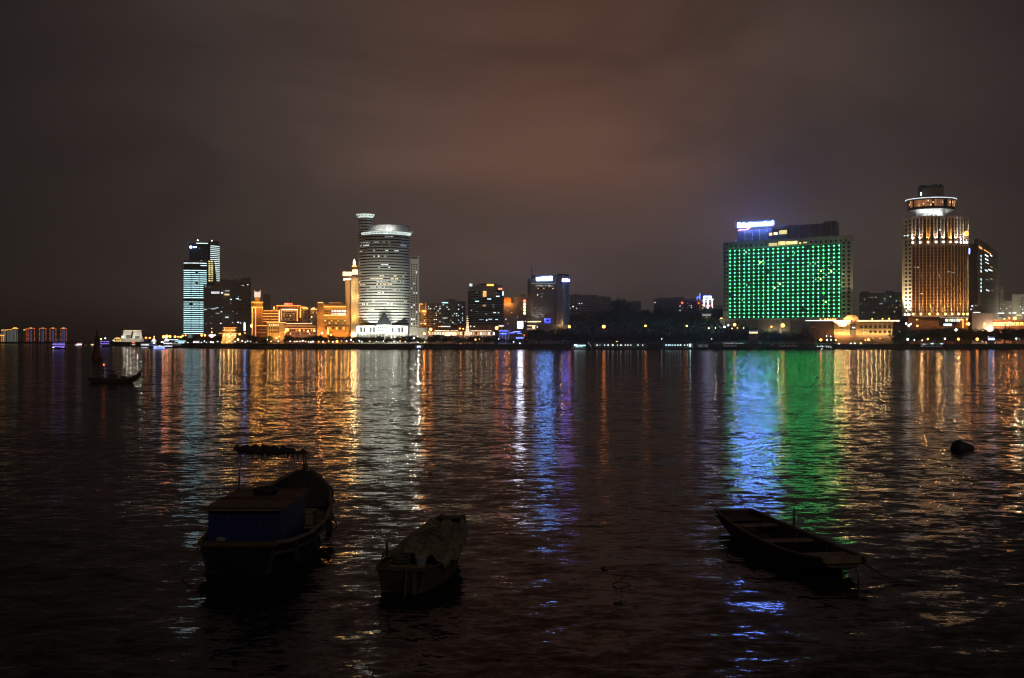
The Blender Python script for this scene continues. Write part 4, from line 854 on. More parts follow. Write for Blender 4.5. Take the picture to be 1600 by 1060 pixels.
def green_hotel():
    L_ = (X(1130, 800), 800.0); R_ = (X(1333, 745), 745.0)
    dx, dy = R_[0]-L_[0], R_[1]-L_[1]; LEN = math.hypot(dx, dy); rot = math.atan2(dy, dx)
    root = thing('green_hotel', 'big slab hotel covered in a net of green lights under a blue white sign', 'hotel', ((L_[0]+R_[0])/2, (L_[1]+R_[1])/2, 3.0), rot)
    def hx(px):
        k = (px-800)/F; t = (k*L_[1]-L_[0])/(dx-k*dy); return (t-.5)*LEN, L_[1]+dy*t
    def hz(px, py): return H + (530-py)/F*hx(px)[1] - 3
    zt = 67.8
    def bx(nm, a, b, z0, z1, m, y0=0, d=1.0, parent=None): return ubox(nm, m, parent or root, hx(a)[0], hx(b)[0], z0, z1, y0, d)
    MB().prism([(-LEN/2, 0), (LEN/2, 0), (LEN/2 - 7.0, 17), (-LEN/2, 17)], 16, zt).build('body', 'concrete', root)
    ubox('net_wall', 'green_net_wall', root, hx(1139)[0], hx(1314.5)[0], 16.4, 63.2, -.15, .4)
    MB().prism([(-LEN/2 - 1, -3), (LEN/2, -3), (LEN/2 - 9, 19), (-LEN/2 - 1, 19)], 0, 15.9).build('podium', 'concrete', root)
    for k in range(11): bx('podium_column', 1136 + 17*k, 1137.4 + 17*k, 0, 15.5, 'concrete', -3.6, .7)
    ubox('podium_edge', 'pale_concrete', root, -LEN/2 - 1.5, LEN/2, 15.6, 16.6, -3.6, 1)
    # storeys and rooms behind the light net
    nx, ny = 23, 19; xa, xb = hx(1141.6)[0], hx(1312)[0]; za, zb = 17.6, 62.2
    px_ = [xa + (xb-xa)*i/(nx-1) for i in range(nx)]; pz_ = [za + (zb-za)*j/(ny-1) for j in range(ny)]
    b = MB()
    for i in range(nx-1):
        for j in range(ny-1):
            cx, cz = (px_[i]+px_[i+1])/2, (pz_[j]+pz_[j+1])/2; b.box(cx-1.1, cx+1.1, -.19, -.1, cz-.7, cz+.7)
    b.build('window', 'window_glass', root, kind='stuff')
    for x in px_: ubox('light_tube', 'tube_green', root, x-.14, x+.14, za-.3, zb+.3, -.62, .12)
    for z in pz_: ubox('light_tube', 'tube_green', root, xa-.3, xb+.3, z-.12, z+.12, -.64, .1)
    led = MB().ball((0, 0, 0), .31, 8, 5).mesh('green_lamp', 'led_green'); rest = MB(); cnt = 0
    for i in range(nx-1, -1, -1):
        for j in range(ny):
            if (i * 7 + j * 11) % 61 == 5: continue          # a lamp that has failed
            if cnt < 300: place('green_lamp', led, root, (px_[i], -.85, pz_[j])); cnt += 1
            else: rest.ball((px_[i], -.85, pz_[j]), .31, 8, 5)
    rest.build('green_lamp', 'led_green', root, kind='stuff')
    for px, py, w, h in ((1166, 394.5, 2.0, 3), (1187, 410.5, 3, 3.4), (1190, 409.5, 3, 2), (1241.5, 395.8, 1.6, 3.6), (1219, 443.5, 3, 3.4), (1210.5, 450, 2.4, 3.2), (1167, 445.5, 1.6, 3.6), (1283, 423.5, 2.6, 3), (1299, 424, 2.8, 4), (1266, 412.5, 1.4, 3), (1274, 412, 1.6, 3.2),
                         (1275, 437, 1.6, 2.6), (1282.5, 436, 2, 3), (1291, 430, 1.6, 2.4), (1290.5, 472, 3, 3.6), (1160, 469, 1.4, 2.4), (1299, 411, 1.6, 1.6), (1307, 424, 1.2, 2), (1195, 410.5, 1.4, 2.2), (1317, 428, 1.4, 2.4), (1218, 419, 1.2, 2)):
        Yd = hx(px)[1]; z = hz(px, py); ubox('window', 'win_yellow' if w > 1.9 else 'win_dim', root, hx(px-w/2)[0], hx(px+w/2)[0], z-h/2/F*Yd, z+h/2/F*Yd, -.3, .1)
    # plain wall strips at both ends: dark room windows
    for px in (1132.8, 1136.6):
        for j in range(17): bx('window', px-.9, px+.9, 22+2.75*j, 23.4+2.75*j, 'window_glass', -.1, .1)
    for px in (1318.2, 1326.2):
        for j in range(18): bx('window', px-1.9, px+1.9, 18.4+2.62*j, 19.9+2.62*j, 'window_glass', -.1, .1)
    for i in range(24): bx('window', 1141+7.8*i, 1143.6+7.8*i, 64.6, 66.0, 'window_glass', -.1, .1) if not 7 < i < 14 else None
    bx('parapet', 1130, 1333, zt, zt+.6, 'concrete', -.3, .8)
    # gold lettered band and lit roof rooms
    for a, b_, z0, z1 in ((1201.5, 1214.5, 64.2, 66), (1216.5, 1227.5, 64.4, 66.8), (1229, 1246, 64.6, 66.6), (1249, 1252, 64.6, 65.6), (1255.5, 1261, 64.8, 65.8)): bx('lit_window', a, b_, z0, z1, 'win_yellow', -.35, .2)
    bx('roof_block', 1149.5, 1204, zt, zt+8.4, 'navy_panel', 2.5, 11); bx('roof_block', 1203.8, 1230, zt, zt+7.6, 'navy_panel', 1.2, 12); bx('roof_block', 1212.5, 1302, zt, zt+9.4, 'brown_stone', 3.2, 6); bx('roof_room', 1214, 1231, zt+9.3, zt+10.2, 'dark_concrete', 5, 7); bx('roof_room', 1282, 1301, zt+9.3, zt+10.9, 'dark_concrete', 5, 4)
    for px in (1161.5, 1173, 1184.5, 1196): bx('roof_fin', px-.3, px+.3, zt, zt+8.2, 'concrete', 2.2, .4)
    for px in (1246, 1262, 1278.5, 1296): bx('roof_fin', px-.4, px+.4, zt, zt+10, 'concrete', 2.9, .4)
    for a, b_, z0, z1 in ((1200.6, 1205.4, zt+3.4, zt+5.2), (1208, 1213.6, zt+3.7, zt+5.3)): bx('lit_window', a, b_, z0, z1, 'strip_cream', 1.0, .2)
    bx('lit_window', 1216.5, 1228.5, zt+3.8, zt+6.4, 'win_yellow', 1.0, .2)
    # sign: blue white letters on a frame, red stroke under the first word
    s = thing('hotel_sign', 'blue white lit letters on the hotel roof above a red stroke', 'sign', (0, 0, 0))
    xs0, xs1 = hx(1151.6)[0], hx(1207)[0]; c, sn = math.cos(rot), math.sin(rot)
    s.location = (root.location.x + c*(xs0+xs1)/2 - sn*1.2, root.location.y + sn*(xs0+xs1)/2 + c*1.2, 3 + zt + 8.6); s.rotation_euler = (0, 0, rot)
    w = xs1-xs0
    text('Harbor', 'lettering', 'sign_blue', s, (-w/2 + w*.155, 0, 1.5), w*.31, 2.9, .5); text('International', 'lettering', 'sign_blue', s, (w*.165, 0, 1.9), w*.65, 2.5, .5)
    b = MB(); pts = [(-w*.49, 0, -.6), (-w*.38, 0, -.2), (-w*.28, 0, -.35), (-w*.20, 0, .1), (-w*.14, 0, 1.0)]; b.tube(pts, .34, 6, .3).build('red_stroke', 'sign_red', s)
    ubox('halo_board', 'dark_metal', s, -w*.51, w*.51, .9, 5.2, .9, .25)  # board added behind the lettering so its blue halo shows
    for k in range(6): x = -w*.48 + w*.96*k/5; ubox('frame_post', 'dark_metal', s, x-.15, x+.15, -.8, 4.8, .62, .25)
    # entrance lamps on the podium
    for px, pw in ((1138, 900), (1148, 900), (1206, 500), (1223, 1100)): x = hx(px)[0]; flood(root, (x, -7, 9), (1, .75, .45), pw*2)
    flood(root, (LEN*.49, -16, 10), (1, .70, .40), 130000, 110, (LEN*.46, 0, 40)); flood(root, (-LEN*.5, -10, 14), (1, .85, .7), 2600)  # right spot added to turn the end wall tan, standing in for street light
green_hotel()

def heritage_building():
    B = Bld('colonial_building', 'low colonial style building floodlit orange with white roof edge below the hotel', 1262, 1406, 735)
    Y = 735
    B.box('left_wing', 1264, 1303, 501.8, None, 'brown_stone', 1, 12); B.box('roof_light', 1259, 1304, 500.2, 501.7, 'strip_white', -.6, .5); B.box('left_roof', 1260, 1304, 501.7, 503.4, 'dark_concrete', -.5, 13)
    for px in (1268, 1272.5): B.win(px, 512, 1.6, 7, 'bronze_glass', y0=.9); B.win(px + .2, 511, .5, 3, 'win_amber', y0=.85)
    B.box('lattice_block', 1303, 1328, 503, None, 'ochre_wall', 0, 12); B.box('right_wing', 1338, 1395.5, 503, None, 'ochre_wall', 0, 12)
    for a, b in ((1301.5, 1328.5), (1340, 1403)): B.box('roof_light', a, b, 500.7, 502.6, 'strip_cream', -1.0, .5); B.box('roof', a, b, 501.6, 503.2, 'white_wall', -.8, 13.5)
    for i in range(13): px = 1304 + i * 1.95; B.box('lattice_post', px - .45, px + .45, 503.4, 522.8, 'cream_wall', -.6, .6)
    for py in (509.5, 514.8, 519.8): B.box('lattice_rail', 1303.4, 1327.6, py - .35, py + .35, 'cream_wall', -.5, .5)
    B.box('entrance_bay', 1328, 1337.6, 498.5, None, 'dark_concrete', .4, 12); B.box('entrance_sign', 1332, 1336, 511.6, 513, 'win_white', .1, .2)
    for py in (505, 509.2, 516): B.box('balcony', 1328.4, 1337.4, py, py + 1.1, 'pink_wall', -.4, 1)
    # stepped gable over the entrance
    b = MB(); P = [(1316, 499.8), (1343, 499.8), (1341, 497.6), (1339.5, 494.6), (1335, 493.2), (1325, 493.2), (1321, 496), (1318, 497.4)]
    P = [(B.x(p), B.z(q)) for p, q in P]; k = len(P); b.v = [(x, -.6, z) for x, z in P] + [(x, 5, z) for x, z in P]
    b.f = [tuple(range(k)), tuple(range(k, 2*k))[::-1]] + [(i, k+i, k+(i+1) % k, (i+1) % k) for i in range(k)]; b.build('gable', 'ochre_wall', B.root)
    B.box('gable_eye', 1332, 1334, 494.6, 496.4, 'dark_metal', -.75, .2)
    B.box('bay_pillar', 1337.4, 1340.4, 499, None, 'ochre_wall', -.8, 1.4)
    for i in range(7):
        px = 1345.5 + i * 7.4
        for py, h in ((503.9, 1.2), (510.8, 3.8), (518.8, 4.0)): B.win(px if i < 7 else px, py, 4.0, h, 'bronze_glass' if i > 1 or py != 518.8 else 'cream_wall', y0=-.12)
        B.box('pilaster', px + 3.1, px + 4.3, 503, 523, 'cream_wall', -.6, .7)
    B.box('string_course', 1338, 1396, 514.3, 515, 'cream_wall', -.5, .6)
    B.box('base', 1303, 1396, 523.4, None, 'brown_stone', -1.2, 4)
    for i in range(7): flood(B.root, (B.x(1305 + i * 3.7), -2.6, B.z(522.6)), CRM, 1000)
    for i in range(9): flood(B.root, (B.x(1341 + i * 6.9), -2.4, B.z(522.4)), (1, .72, .34), 900)
    for px in (1322, 1332, 1341): flood(B.root, (B.x(px), -2.4, B.z(500)), (1, .45, .14), 520)
    for px in (1282, 1289, 1293.5, 1297.5, 1301.5, 1305, 1363, 1379, 1389.5): uball('roof_lamp', 'lamp_orange', B.root, (B.x(px), 1, B.z(499.0 if px < 1310 else 498.6)), PXM(1.05, Y))
    flood(B.root, (B.x(1350), 2, B.z(500)), (1, .6, .3), 400)
    for lab, a, b, t, n, sd in (('dark block with stepped roof between the green hotel and the right tower', 1340, 1380, 458, 9, 1), ('dark block touching the left side of the ribbed right tower', 1378, 1410, 457, 10, 2)):
        D = Bld('apartment_block', lab, a, b, 880, 'dark blocks behind the colonial building')
        D.box('body', a + 2, b, t, None, 'dark_concrete', 0, 16); D.box('roof_room', a + 6, a + 18, t - 3, t + .2, 'dark_concrete', 3, 8); D.grid(a + 3, b - 1, t + 4, 500, 9, 11, .5, .42); D.rand_lit(a + 3, b - 1, t + 5, 492, n, ('win_white', 'win_warm', 'win_dim'), 1.4, 1.3, (3, 3.4), sd)
heritage_building()

def ribbed_tower():
    B = Bld('ribbed_tower', 'tall ribbed tower with amber uplights and a saucer restaurant on top', 1409, 1513, 745, face=False)
    Y = 745; R = 37.0; chord = B.x(1512.5) - B.x(1425); half = math.asin(chord/2/R); cpx = (1425 + 1512.5)/2
    C = Curve(B, cpx, R, R*math.cos(half)); cx, cy = C.cx, C.cy
    a0, a1 = -math.pi/2-half, -math.pi/2+half
    arc = [(cx + R*math.cos(a0+(a1-a0)*i/24), cy + R*math.sin(a0+(a1-a0)*i/24)) for i in range(25)]
    fl = (X(1409.5, 754) - B.mx, 9.0)
    plan = arc + [(B.x(1512.5) + .6, 30), (X(1411, 777) - B.mx, 32), fl]
    zt = C.z(1465, 339.5); zl = C.z(1465, 381.5); z0 = C.z(1465, 493.5)
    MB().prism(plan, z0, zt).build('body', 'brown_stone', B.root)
    MB().prism([(p[0]*1.004, p[1] - .4) for p in plan], zt, zt + .9).build('parapet', 'concrete', B.root)
    MB().arc_band(cx, cy, R + 1.3, a0, a1, -.5, .5, 1.4, 24).build('lamp_ledge', 'concrete', B.root, (0, 0, zl)); MB().arc_band(cx, cy, R + 1.6, a0, a1, -.6, .6, 1.7, 24).build('lamp_ledge', 'concrete', B.root, (0, 0, z0 - .3))
    # room windows on the curved front, behind the ribs
    n = 17; b = MB(); rows = 30
    for i in range(n):
        for j in range(rows):
            a = a0 + (a1-a0)*(i+.5)/n; zc = z0 + 1.5 + (zt-z0-2.4)*(j+.5)/rows
            if abs(zc - zl) < 1.2: continue
            c, s = math.cos(a), math.sin(a); hw = .62; k = len(b.v)
            for (u, z) in ((-hw, -.55), (hw, -.55), (hw, .55), (-hw, .55)): b.v.append((cx + (R+.06)*c - u*s, cy + (R+.06)*s + u*c, zc + z))
            b.f.append((k, k+1, k+2, k+3))
    b.build('window', 'bronze_glass', B.root, kind='stuff')
    rib_lo = MB().box(-.24, .24, -.5, .1, 0, zl - z0 - .6).mesh('rib', 'cream_wall'); rib_hi = MB().box(-.24, .24, -.5, .1, 0, zt - zl - .6).mesh('rib', 'cream_wall')
    for i in range(n + 1):
        a = a0 + (a1-a0)*i/n; p = (cx + R*math.cos(a), cy + R*math.sin(a))
        place('rib', rib_lo, B.root, (p[0], p[1], z0 + .2), rotz=a + math.pi/2); place('rib', rib_hi, B.root, (p[0], p[1], zl + .5), rotz=a + math.pi/2)
    # flank wall with its own windows
    f0, f1 = Vector((fl[0], fl[1])), Vector(arc[0]); ang = math.atan2(f1.y - f0.y, f1.x - f0.x); ln = (f1 - f0).length
    fm = MB().box(-.75, .75, -.1, .05, -.62, .62).mesh('window', 'window_glass')
    for q in (.42, .80):
        for j in range(24):
            p = f0 + (f1 - f0)*q; place('window', fm, B.root, (p.x, p.y, z0 + 2.0 + (zt-z0-4)*j/23.0), rotz=ang)
    wall = MB().box(-ln/2, ln/2, -.06, .1, 0, zt - z0 - .2); p = (f0 + f1)/2; wall.build('flank_wall', 'cream_wall', B.root, (p.x, p.y, z0 + .1)).rotation_euler = (0, 0, ang)
    up = MB().ball((0, 0, 0), .62, 10, 6, 1.2)
    wm, am = up.mesh('uplight', 'flood_white', True), up.mesh('uplight', 'flood_amber', True)
    for px in (1427.5, 1439, 1452, 1464.4, 1476.2, 1486.4, 1496, 1503.4, 1509.6):
        x, y, a = C.at(px, 1.15); place('uplight', am, B.root, (x, y, z0 + 1.0)); ax, ay, _ = C.at(px, -.2)
        flood(B.root, (x, y, z0 + 1.6), (1, .60, .2), 3600, 60, (ax, ay, z0 + 12)); x2, y2, _ = C.at(px, 2.2); flood(B.root, (x2, y2, z0 + 1.2), (1, .50, .15), 3300, 50, (ax, ay, z0 + 30))
    for px in (1440, 1468, 1496): flood(B.root, (X(px, 728) - B.mx, -17, z0 + 4), (1, .50, .16), 950); flood(B.root, (X(px, 722) - B.mx, -23, z0 + 26), (1, .52, .2), 260)  # added wash lamps in mid-air without fixtures, lifting the wall between the ribs
    for q in (.45, .8):
        p = f0 + (f1 - f0)*q; px_, py_ = p.x + math.sin(ang)*1.2, p.y - math.cos(ang)*1.2
        place('uplight', wm, B.root, (px_, py_, z0 + .8)); flood(B.root, (px_, py_ , z0 + 1.6), (1, .95, .85), 4200, 70, (p.x, p.y, z0 + 14)); flood(B.root, (px_ + math.sin(ang)*1.5, py_ - math.cos(ang)*1.5, z0 + 1.6), (1, .86, .65), 16000, 60, (p.x, p.y, z0 + 30))
    for px, k in ((1426.6, 0), (1438, 0), (1450, 1), (1462, 0), (1473.2, 0), (1484, 1), (1492.8, 0), (1499.8, 0), (1505, 0), (1509, 0)):
        x, y, a = C.at(px, 1.0); place('uplight', am if k else wm, B.root, (x, y, zl + 1.1)); ax, ay, _ = C.at(px, -.2)
        flood(B.root, (x, y, zl + 1.8), (1, .55, .14) if k else (.84, .92, 1), 5200, 62, (ax, ay, zl + 9)); x2, y2, _ = C.at(px, .6); flood(B.root, (x2, y2, zl + 1.9), (1, .55, .14) if k else (.8, .9, 1), 6500, 40, (x2, y2 , zl + 20))
    for px, py, m in ((1416, 368, 'win_white'), (1420.5, 367.5, 'win_cyan'), (1468.5, 359.5, 'win_white'), (1481, 359, 'win_dim'), (1482, 425, 'win_cyan'), (1487, 426, 'win_dim'), (1491, 426.5, 'win_cyan'), (1430, 418, 'win_warm'), (1434.5, 418, 'win_warm'), (1440, 459, 'win_white'), (1482, 479, 'win_red' if 0 else 'win_amber'), (1500, 464, 'win_warm')):
        C.put('lit_window', m, px, py, 2.2, 1.2, .12) if px > 1426 else ubox('lit_window', m, B.root, B.x(px-1.2), B.x(px+1.2), B.z(py+.8), B.z(py-.8), 3.0, .2)
    for k in range(26): C.put('edge_light', 'win_warm', 1512.0, 400 + k*3.5, 1.0, 1.5, .25)
    # saucer restaurant
    scy = 22.0; Yd = Y + scy; u = Yd/F; scx = X(1454.6, Yd) - B.mx
    def sz(py): return H + (530-py)*u - 3
    ru, rl = 37.6*u, 35.5*u
    MB().lathe([(20*u, sz(336)), (rl, sz(329.4)), (rl, sz(328.6)), (19*u, sz(328.6))], 56, scx, scy).build('saucer_underside', 'white_wall', B.root)
    MB().lathe([(rl - .2, sz(329)), (ru - 1.0, sz(327)), (ru - .8, sz(314.6)), (rl - 2, sz(314))], 56, scx, scy).build('saucer_glass', 'bronze_glass', B.root)
    MB().lathe([(rl - 3, sz(314.6)), (ru, sz(314.6)), (ru, sz(312.4)), (rl - 3, sz(311.6))], 56, scx, scy).build('saucer_roof', 'dark_concrete', B.root)
    MB().lathe([(ru + .02, sz(313.6)), (ru + .28, sz(313.5)), (ru + .28, sz(312.3)), (ru + .02, sz(312.2))], 56, scx, scy).build('rim_light', 'win_white', B.root)
    MB().lathe([(rl, sz(329.7)), (rl + .3, sz(329.5)), (rl + .3, sz(328.7)), (rl, sz(328.6))], 56, scx, scy).build('lower_rim', 'dark_metal', B.root)
    MB().lathe([(21*u, zt), (20.4*u, sz(330))], 32, scx, scy).build('saucer_core', 'white_wall', B.root)
    r = random.Random(12)
    for i in range(30):
        a = -math.pi/2 + (i-14.5)*.1; x, y = scx + (ru-.75)*math.cos(a), scy + (ru-.75)*math.sin(a)
        place('lit_window', unit('lit_window', r.choice(('win_glow', 'win_glow', 'win_glow', 'bronze_glass'))), B.root, (x, y, sz(320.6)), (1.3, .14, 4.2), a + math.pi/2)
        if r.random() < .42: place('table_lamp', unit('table_lamp', 'strip_cream'), B.root, (x, y - .12, sz(r.uniform(317, 324))), (.8, .14, .7), a + math.pi/2)
    for px in (1438, 1445, 1458, 1466, 1473): xx = X(px, 757) - B.mx; flood(B.root, (xx, scy - 23.5*u, zt + 1.8), (.92, .98, 1), 600); uball('uplight', 'flood_white', B.root, (xx, scy - 23.5*u, zt + 1.4), .5)
    MB().lathe([(19.5*u, sz(312)), (19.5*u, sz(296))], 32, scx, scy).build('roof_drum', 'brown_stone', B.root)
    for i in range(16):
        a = -math.pi/2 + (i-7.5)*.2; hh = r.uniform(2.0, 5.5)
        place('roof_fin', unit('roof_fin', 'dark_metal'), B.root, (scx + 19*u*math.cos(a), scy + 19*u*math.sin(a), sz(296)), (1.1, .8, hh), a + math.pi/2)
    uball('mast_lamp', 'lamp_cyan', B.root, (X(1439.5, 758) - B.mx, scy - 20.5*u, sz(306)), .45, 2.4)
    # podium and lit sign strip below
    MB().prism([(B.x(1418), -1), (B.x(1512), -1), (B.x(1514), 26), (B.x(1412), 26)], 0, z0 - .8).build('podium', 'brown_stone', B.root)
    B.box('shop_front', 1466, 1494, 500.5, 509, 'dark_glass', -1.5, .4); B.box('shop_light', 1467, 1512, 496.2, 496.9, 'win_dim', -1.6, .3)
    for i in range(9): B.box('lit_window', 1476 + i*2.6, 1477.6 + i*2.6, 498.6, 503, r.choice(('win_cyan', 'win_yellow', 'win_white')), -1.7, .2)
    B.box('shop_light', 1473, 1486, 506, 509.5, 'win_cyan', -1.7, .2)
    for px in (1495, 1500.5, 1509): uball('porch_lamp', 'lamp_warm', B.root, (B.x(px), -1.8, B.z(499.5)), .5)
    B.box('lit_post', 1502.4, 1503.6, 499, 513, 'sign_orange', -2, .4); uball('porch_lamp', 'lamp_orange', B.root, (B.x(1511.5), -2, B.z(506.5)), .9)
    s = thing('balloon_lamp', 'round glowing orange ball at the right shoulder of the ribbed tower', 'lamp', (X(1509.5, 742), 742, Z(371, 742)))
    MB().tube([(0, 0, -1.5), (0, 0, .8)], .2).build('stem', 'dark_metal', s); uball('globe', 'sign_orange', s, (0, 0, PXM(5.6, 752)), PXM(4.0, 752))
    s = thing('wall_sign', 'narrow vertical blue white sign on the right edge of the ribbed tower', 'sign', (X(1514, 755), 755, Z(397, 755)))
    MB().box(-PXM(1.6, 755), PXM(1.6, 755), 0, .4, 0, PXM(8.5, 755)).build('panel', 'neon_blue_white', s); MB().box(-PXM(2, 755), PXM(2, 755), .4, .8, -.3, PXM(9.2, 755)).build('frame', 'dark_metal', s)
    MB().box(-PXM(4, 755), PXM(.5, 755), .82, 1.1, PXM(3, 755), PXM(4, 755)).build('bracket', 'dark_metal', s)
ribbed_tower()

def right_edge():
    B = Bld('corner_tower', 'tower with a slanting roof and round cyan windows right of the ribbed tower', 1513, 1562, 800, face=False)
    P = [(B.x(1513), 14), (B.x(1527.5), 0), (X(1560, 925) - B.mx, 125), (X(1536, 925) - B.mx, 130)]
    zt = B.z(381)
    MB().prism(P, 0, zt).build('body', 'concrete', B.root)
    A = Vector((P[1][0], P[1][1])); D = Vector((P[2][0], P[2][1])); u = (D - A).normalized(); ang = math.atan2(u.y, u.x); ln = (D - A).length
    hi = [(A.x - 1.5, A.y + 2), (A.x + .3, A.y - .2), (D.x - .5, D.y), (D.x - 9, D.y)]
    MB().prism(hi, zt, B.z(372.5)).build('roof_storey', 'concrete', B.root)
    def on(q, z, w, h, m, nm='window', out=-.15):
        p = A + (D - A)*q; return place(nm, unit(nm, m), B.root, (p.x - u.y*out*-1*0 + u.y*.12, p.y - u.x*.12, z), (w, .15, h), ang)
    def q_of(px):
        k = (px-800)/F; ax, ay = A.x + B.mx, A.y + 800; t = (k*ay - ax)/((D-A).x - k*(D-A).y); return t
    def zz(px, py): q = q_of(px); Yq = 800 + (A + (D-A)*q).y; return H + (530-py)/F*Yq - 3
    disc = MB().lathe([(0, 0), (.95, 0), (.95, .2), (0, .25)], 14).mesh('round_window', 'win_cyan'); ring = MB().arc_band(0, 0, 1.2, 0, 2*math.pi, -.1, .3, .28, 16).mesh('window_ring', 'pale_concrete')
    for py in [400.5 + 5.9*k for k in range(5)] + [437 + 5.9*k for k in range(4)]:
        z = zz(1532, py); q = q_of(1532); p = A + (D-A)*q
        for me, nm, sx in ((disc, 'round_window', 5.0), (ring, 'window_ring', 5.0)):
            o = place(nm, me, B.root, (p.x + u.y*.15, p.y - u.x*.15, z), (sx, 1, 1)); o.rotation_euler = (math.pi/2, 0, ang)
    for px, py, w, h, m in ((1541.5, 399.8, 5, 2, 'win_white'), (1548.5, 399.6, 3, 1.8, 'win_white'), (1541.5, 406, 5, 2, 'win_white'), (1542.5, 412, 5, 1.8, 'win_white'), (1541, 423, 4, 2, 'win_white'), (1546, 422.6, 4, 2, 'win_white'), (1549, 423, 3, 1.6, 'win_white'), (1543, 454, 5, 2, 'win_white'), (1550, 454.2, 3, 1.4, 'win_dim'), (1542, 437, 4, 1.4, 'win_dim'), (1549, 417.5, 3, 1.2, 'win_amber'), (1549, 436.4, 3, 1.4, 'win_warm'), (1532, 387.5, 5, 3.4, 'win_amber'), (1543, 394, 11, 1.4, 'win_amber')):
        Yq = 800 + (A + (D-A)*q_of(px)).y; on(q_of(px), zz(px, py), (q_of(px+w/2)-q_of(px-w/2))*ln, h/F*Yq, m)
    for k in range(22):
        if k == 11: continue
        z = B.z(395 + 5.0*k); p = (A + D)/2; place('ledge', unit('ledge', 'pale_concrete'), B.root, (p.x + u.y*.3, p.y - u.x*.3, z), (ln, .4, .5), ang)
    MB().lathe([(0, 0), (2.4, 0), (2.4, .3), (0, .35)], 18).build('roof_emblem', 'dark_metal', B.root, (A.x + u.x*ln*.42 + u.y*.1, A.y + u.y*ln*.42 - u.x*.1, zz(1543, 387))).rotation_euler = (math.pi/2, 0, ang)
    for k in range(5): B.win(1516, 412 + 4.6*k, 2.2, 2.4, 'win_white', y0=9.5)
    B.lit([(1519, 478.5, 'win_white', 3, 2), (1517.5, 483.6, 'win_white', 3, 1.6), (1526, 488.4, 'win_white', 11, 1.2), (1517, 495, 'win_white', 3, 2), (1518.5, 499.5, 'neon_blue_white', 4, 2), (1525, 477.6, 'win_dim', 2, 1.4)])
    B.box('podium', 1515, 1548, 490, None, 'dark_concrete', -4, 14); B.box('podium', 1532, 1558, 480, None, 'pale_concrete', 16, 20)
    for p in (486, 493): B.box('podium_band', 1536, 1557, p - .5, p + .5, 'pale_concrete', 15.6, .5)
    flood(B.root, (B.x(1545), -8, 8), (1, .6, .35), 12000); flood(B.root, (B.x(1548), 30, B.z(440)), (1, .6, .4), 9000)
    for lab, a, b, t, m, sd in (('slim dark block just right of the slanted roof tower', 1561.5, 1568, 446, 'dark_concrete', 1), ('low dark block between the slanted roof tower and the pale block', 1566, 1582, 470, 'dark_concrete', 2), ('pale plain block lit dimly near the right edge', 1581, 1592, 460.5, 'pale_concrete', 3), ('pale block with dark window rows at the right edge', 1591.5, 1612, 460, 'pale_concrete', 4)):
        D_ = Bld('apartment_block', lab, a, b, 940); D_.box('body', a, b, t, None, m, 0, 14)
        if sd == 4: D_.grid(1594, 1611, 464, 488, 3, 6, .55, .4); D_.rand_lit(1593, 1600, 464, 486, 2, ('win_cyan',), 2, 1.4, (3, 3.5), 3)
        else: D_.rand_lit(a + .5, b - .5, t + 4, 488, (4, 3, 0)[sd - 1], ('win_white', 'win_dim'), 1.4, 1.2, (2.6, 3.4), sd)
        D_.box('roof_room', a + 1.5, a + 5, t - 1.6, t + .1, m, 3, 5)
        if sd > 2: flood(D_.root, (D_.x((a+b)/2), -18, 20), (1, .9, .6), 9000)
    C = Bld('shop_row', 'row of orange lit shop fronts under the pale blocks at the right edge', 1534, 1610, 800)
    C.box('wall', 1534, 1610, 500.5, None, 'brown_stone', 0, 8); C.box('roof', 1533, 1610, 499, 500.6, 'dark_concrete', -1.5, 10)
    for a, b, p, m in ((1559, 1569, 489.6, 'win_white'), (1560, 1565, 497, 'win_white'), (1576, 1580, 489.4, 'win_white'), (1582, 1588, 489.4, 'win_white'), (1588, 1596, 492.8, 'win_yellow'), (1597, 1602, 489.5, 'win_white')): C.box('shop_sign', a, b, p - .8, p + .8, m, 1, .3); C.box('sign_post', (a+b)/2 - .3, (a+b)/2 + .3, p + .9, 502, 'dark_metal', 1.2, .4)
    r = random.Random(31)
    for i in range(24): C.box('shop_window', 1536 + i*3, 1538.2 + i*3, 503.4, 509.5, r.choice(('win_amber', 'win_warm', 'bronze_glass', 'win_amber')), -.2, .15)
    for a, b in ((1556, 1584), (1585, 1600)): C.box('eave_light', a, b, 504.2, 505, 'strip_gold', -1.8, .3)
    for px in (1540, 1552, 1564, 1576, 1588): flood(C.root, (C.x(px), -3, C.z(505)), AMB, 1500)
right_edge()
#--STREET--

# ------------------------------------------------------------------ trees, lamps and stalls along the quay
PLACES = [(0, 'on the far left shore'), (165, 'by the far left harbour'), (286, 'in front of the cyan lit tower'), (325, 'in front of the dark office block'), (362, 'beside the gold clock tower'),
          (412, 'in front of the gold arcade building'), (494, 'in front of the yellow building'), (545, 'in front of the round tower'), (645, 'left of the cream lit hall'), (700, 'in front of the cream lit hall'),
          (778, 'by the blue neon pavilion'), (823, 'in front of the bank tower'), (892, 'below the wooded hill'), (1020, 'below the hill crest houses'), (1120, 'in front of the green hotel'), (1262, 'in front of the colonial building'),
          (1404, 'in front of the ribbed tower'), (1514, 'in front of the slanted roof tower'), (1562, 'at the right edge of the shore')]
def where(px):
    s = PLACES[0][1]
    for a, n in PLACES:
        if px >= a: s = n
    return s
def shore_y(px):
    pts = [(165, 1120), (235, 900), (300, 790), (450, 715), (640, 692), (2000, 692)]
    for (a, ya), (b, yb) in zip(pts, pts[1:]):
        if a <= px <= b: return ya + (yb - ya) * (px - a) / (b - a)
    return 1120 if px < 165 else 692

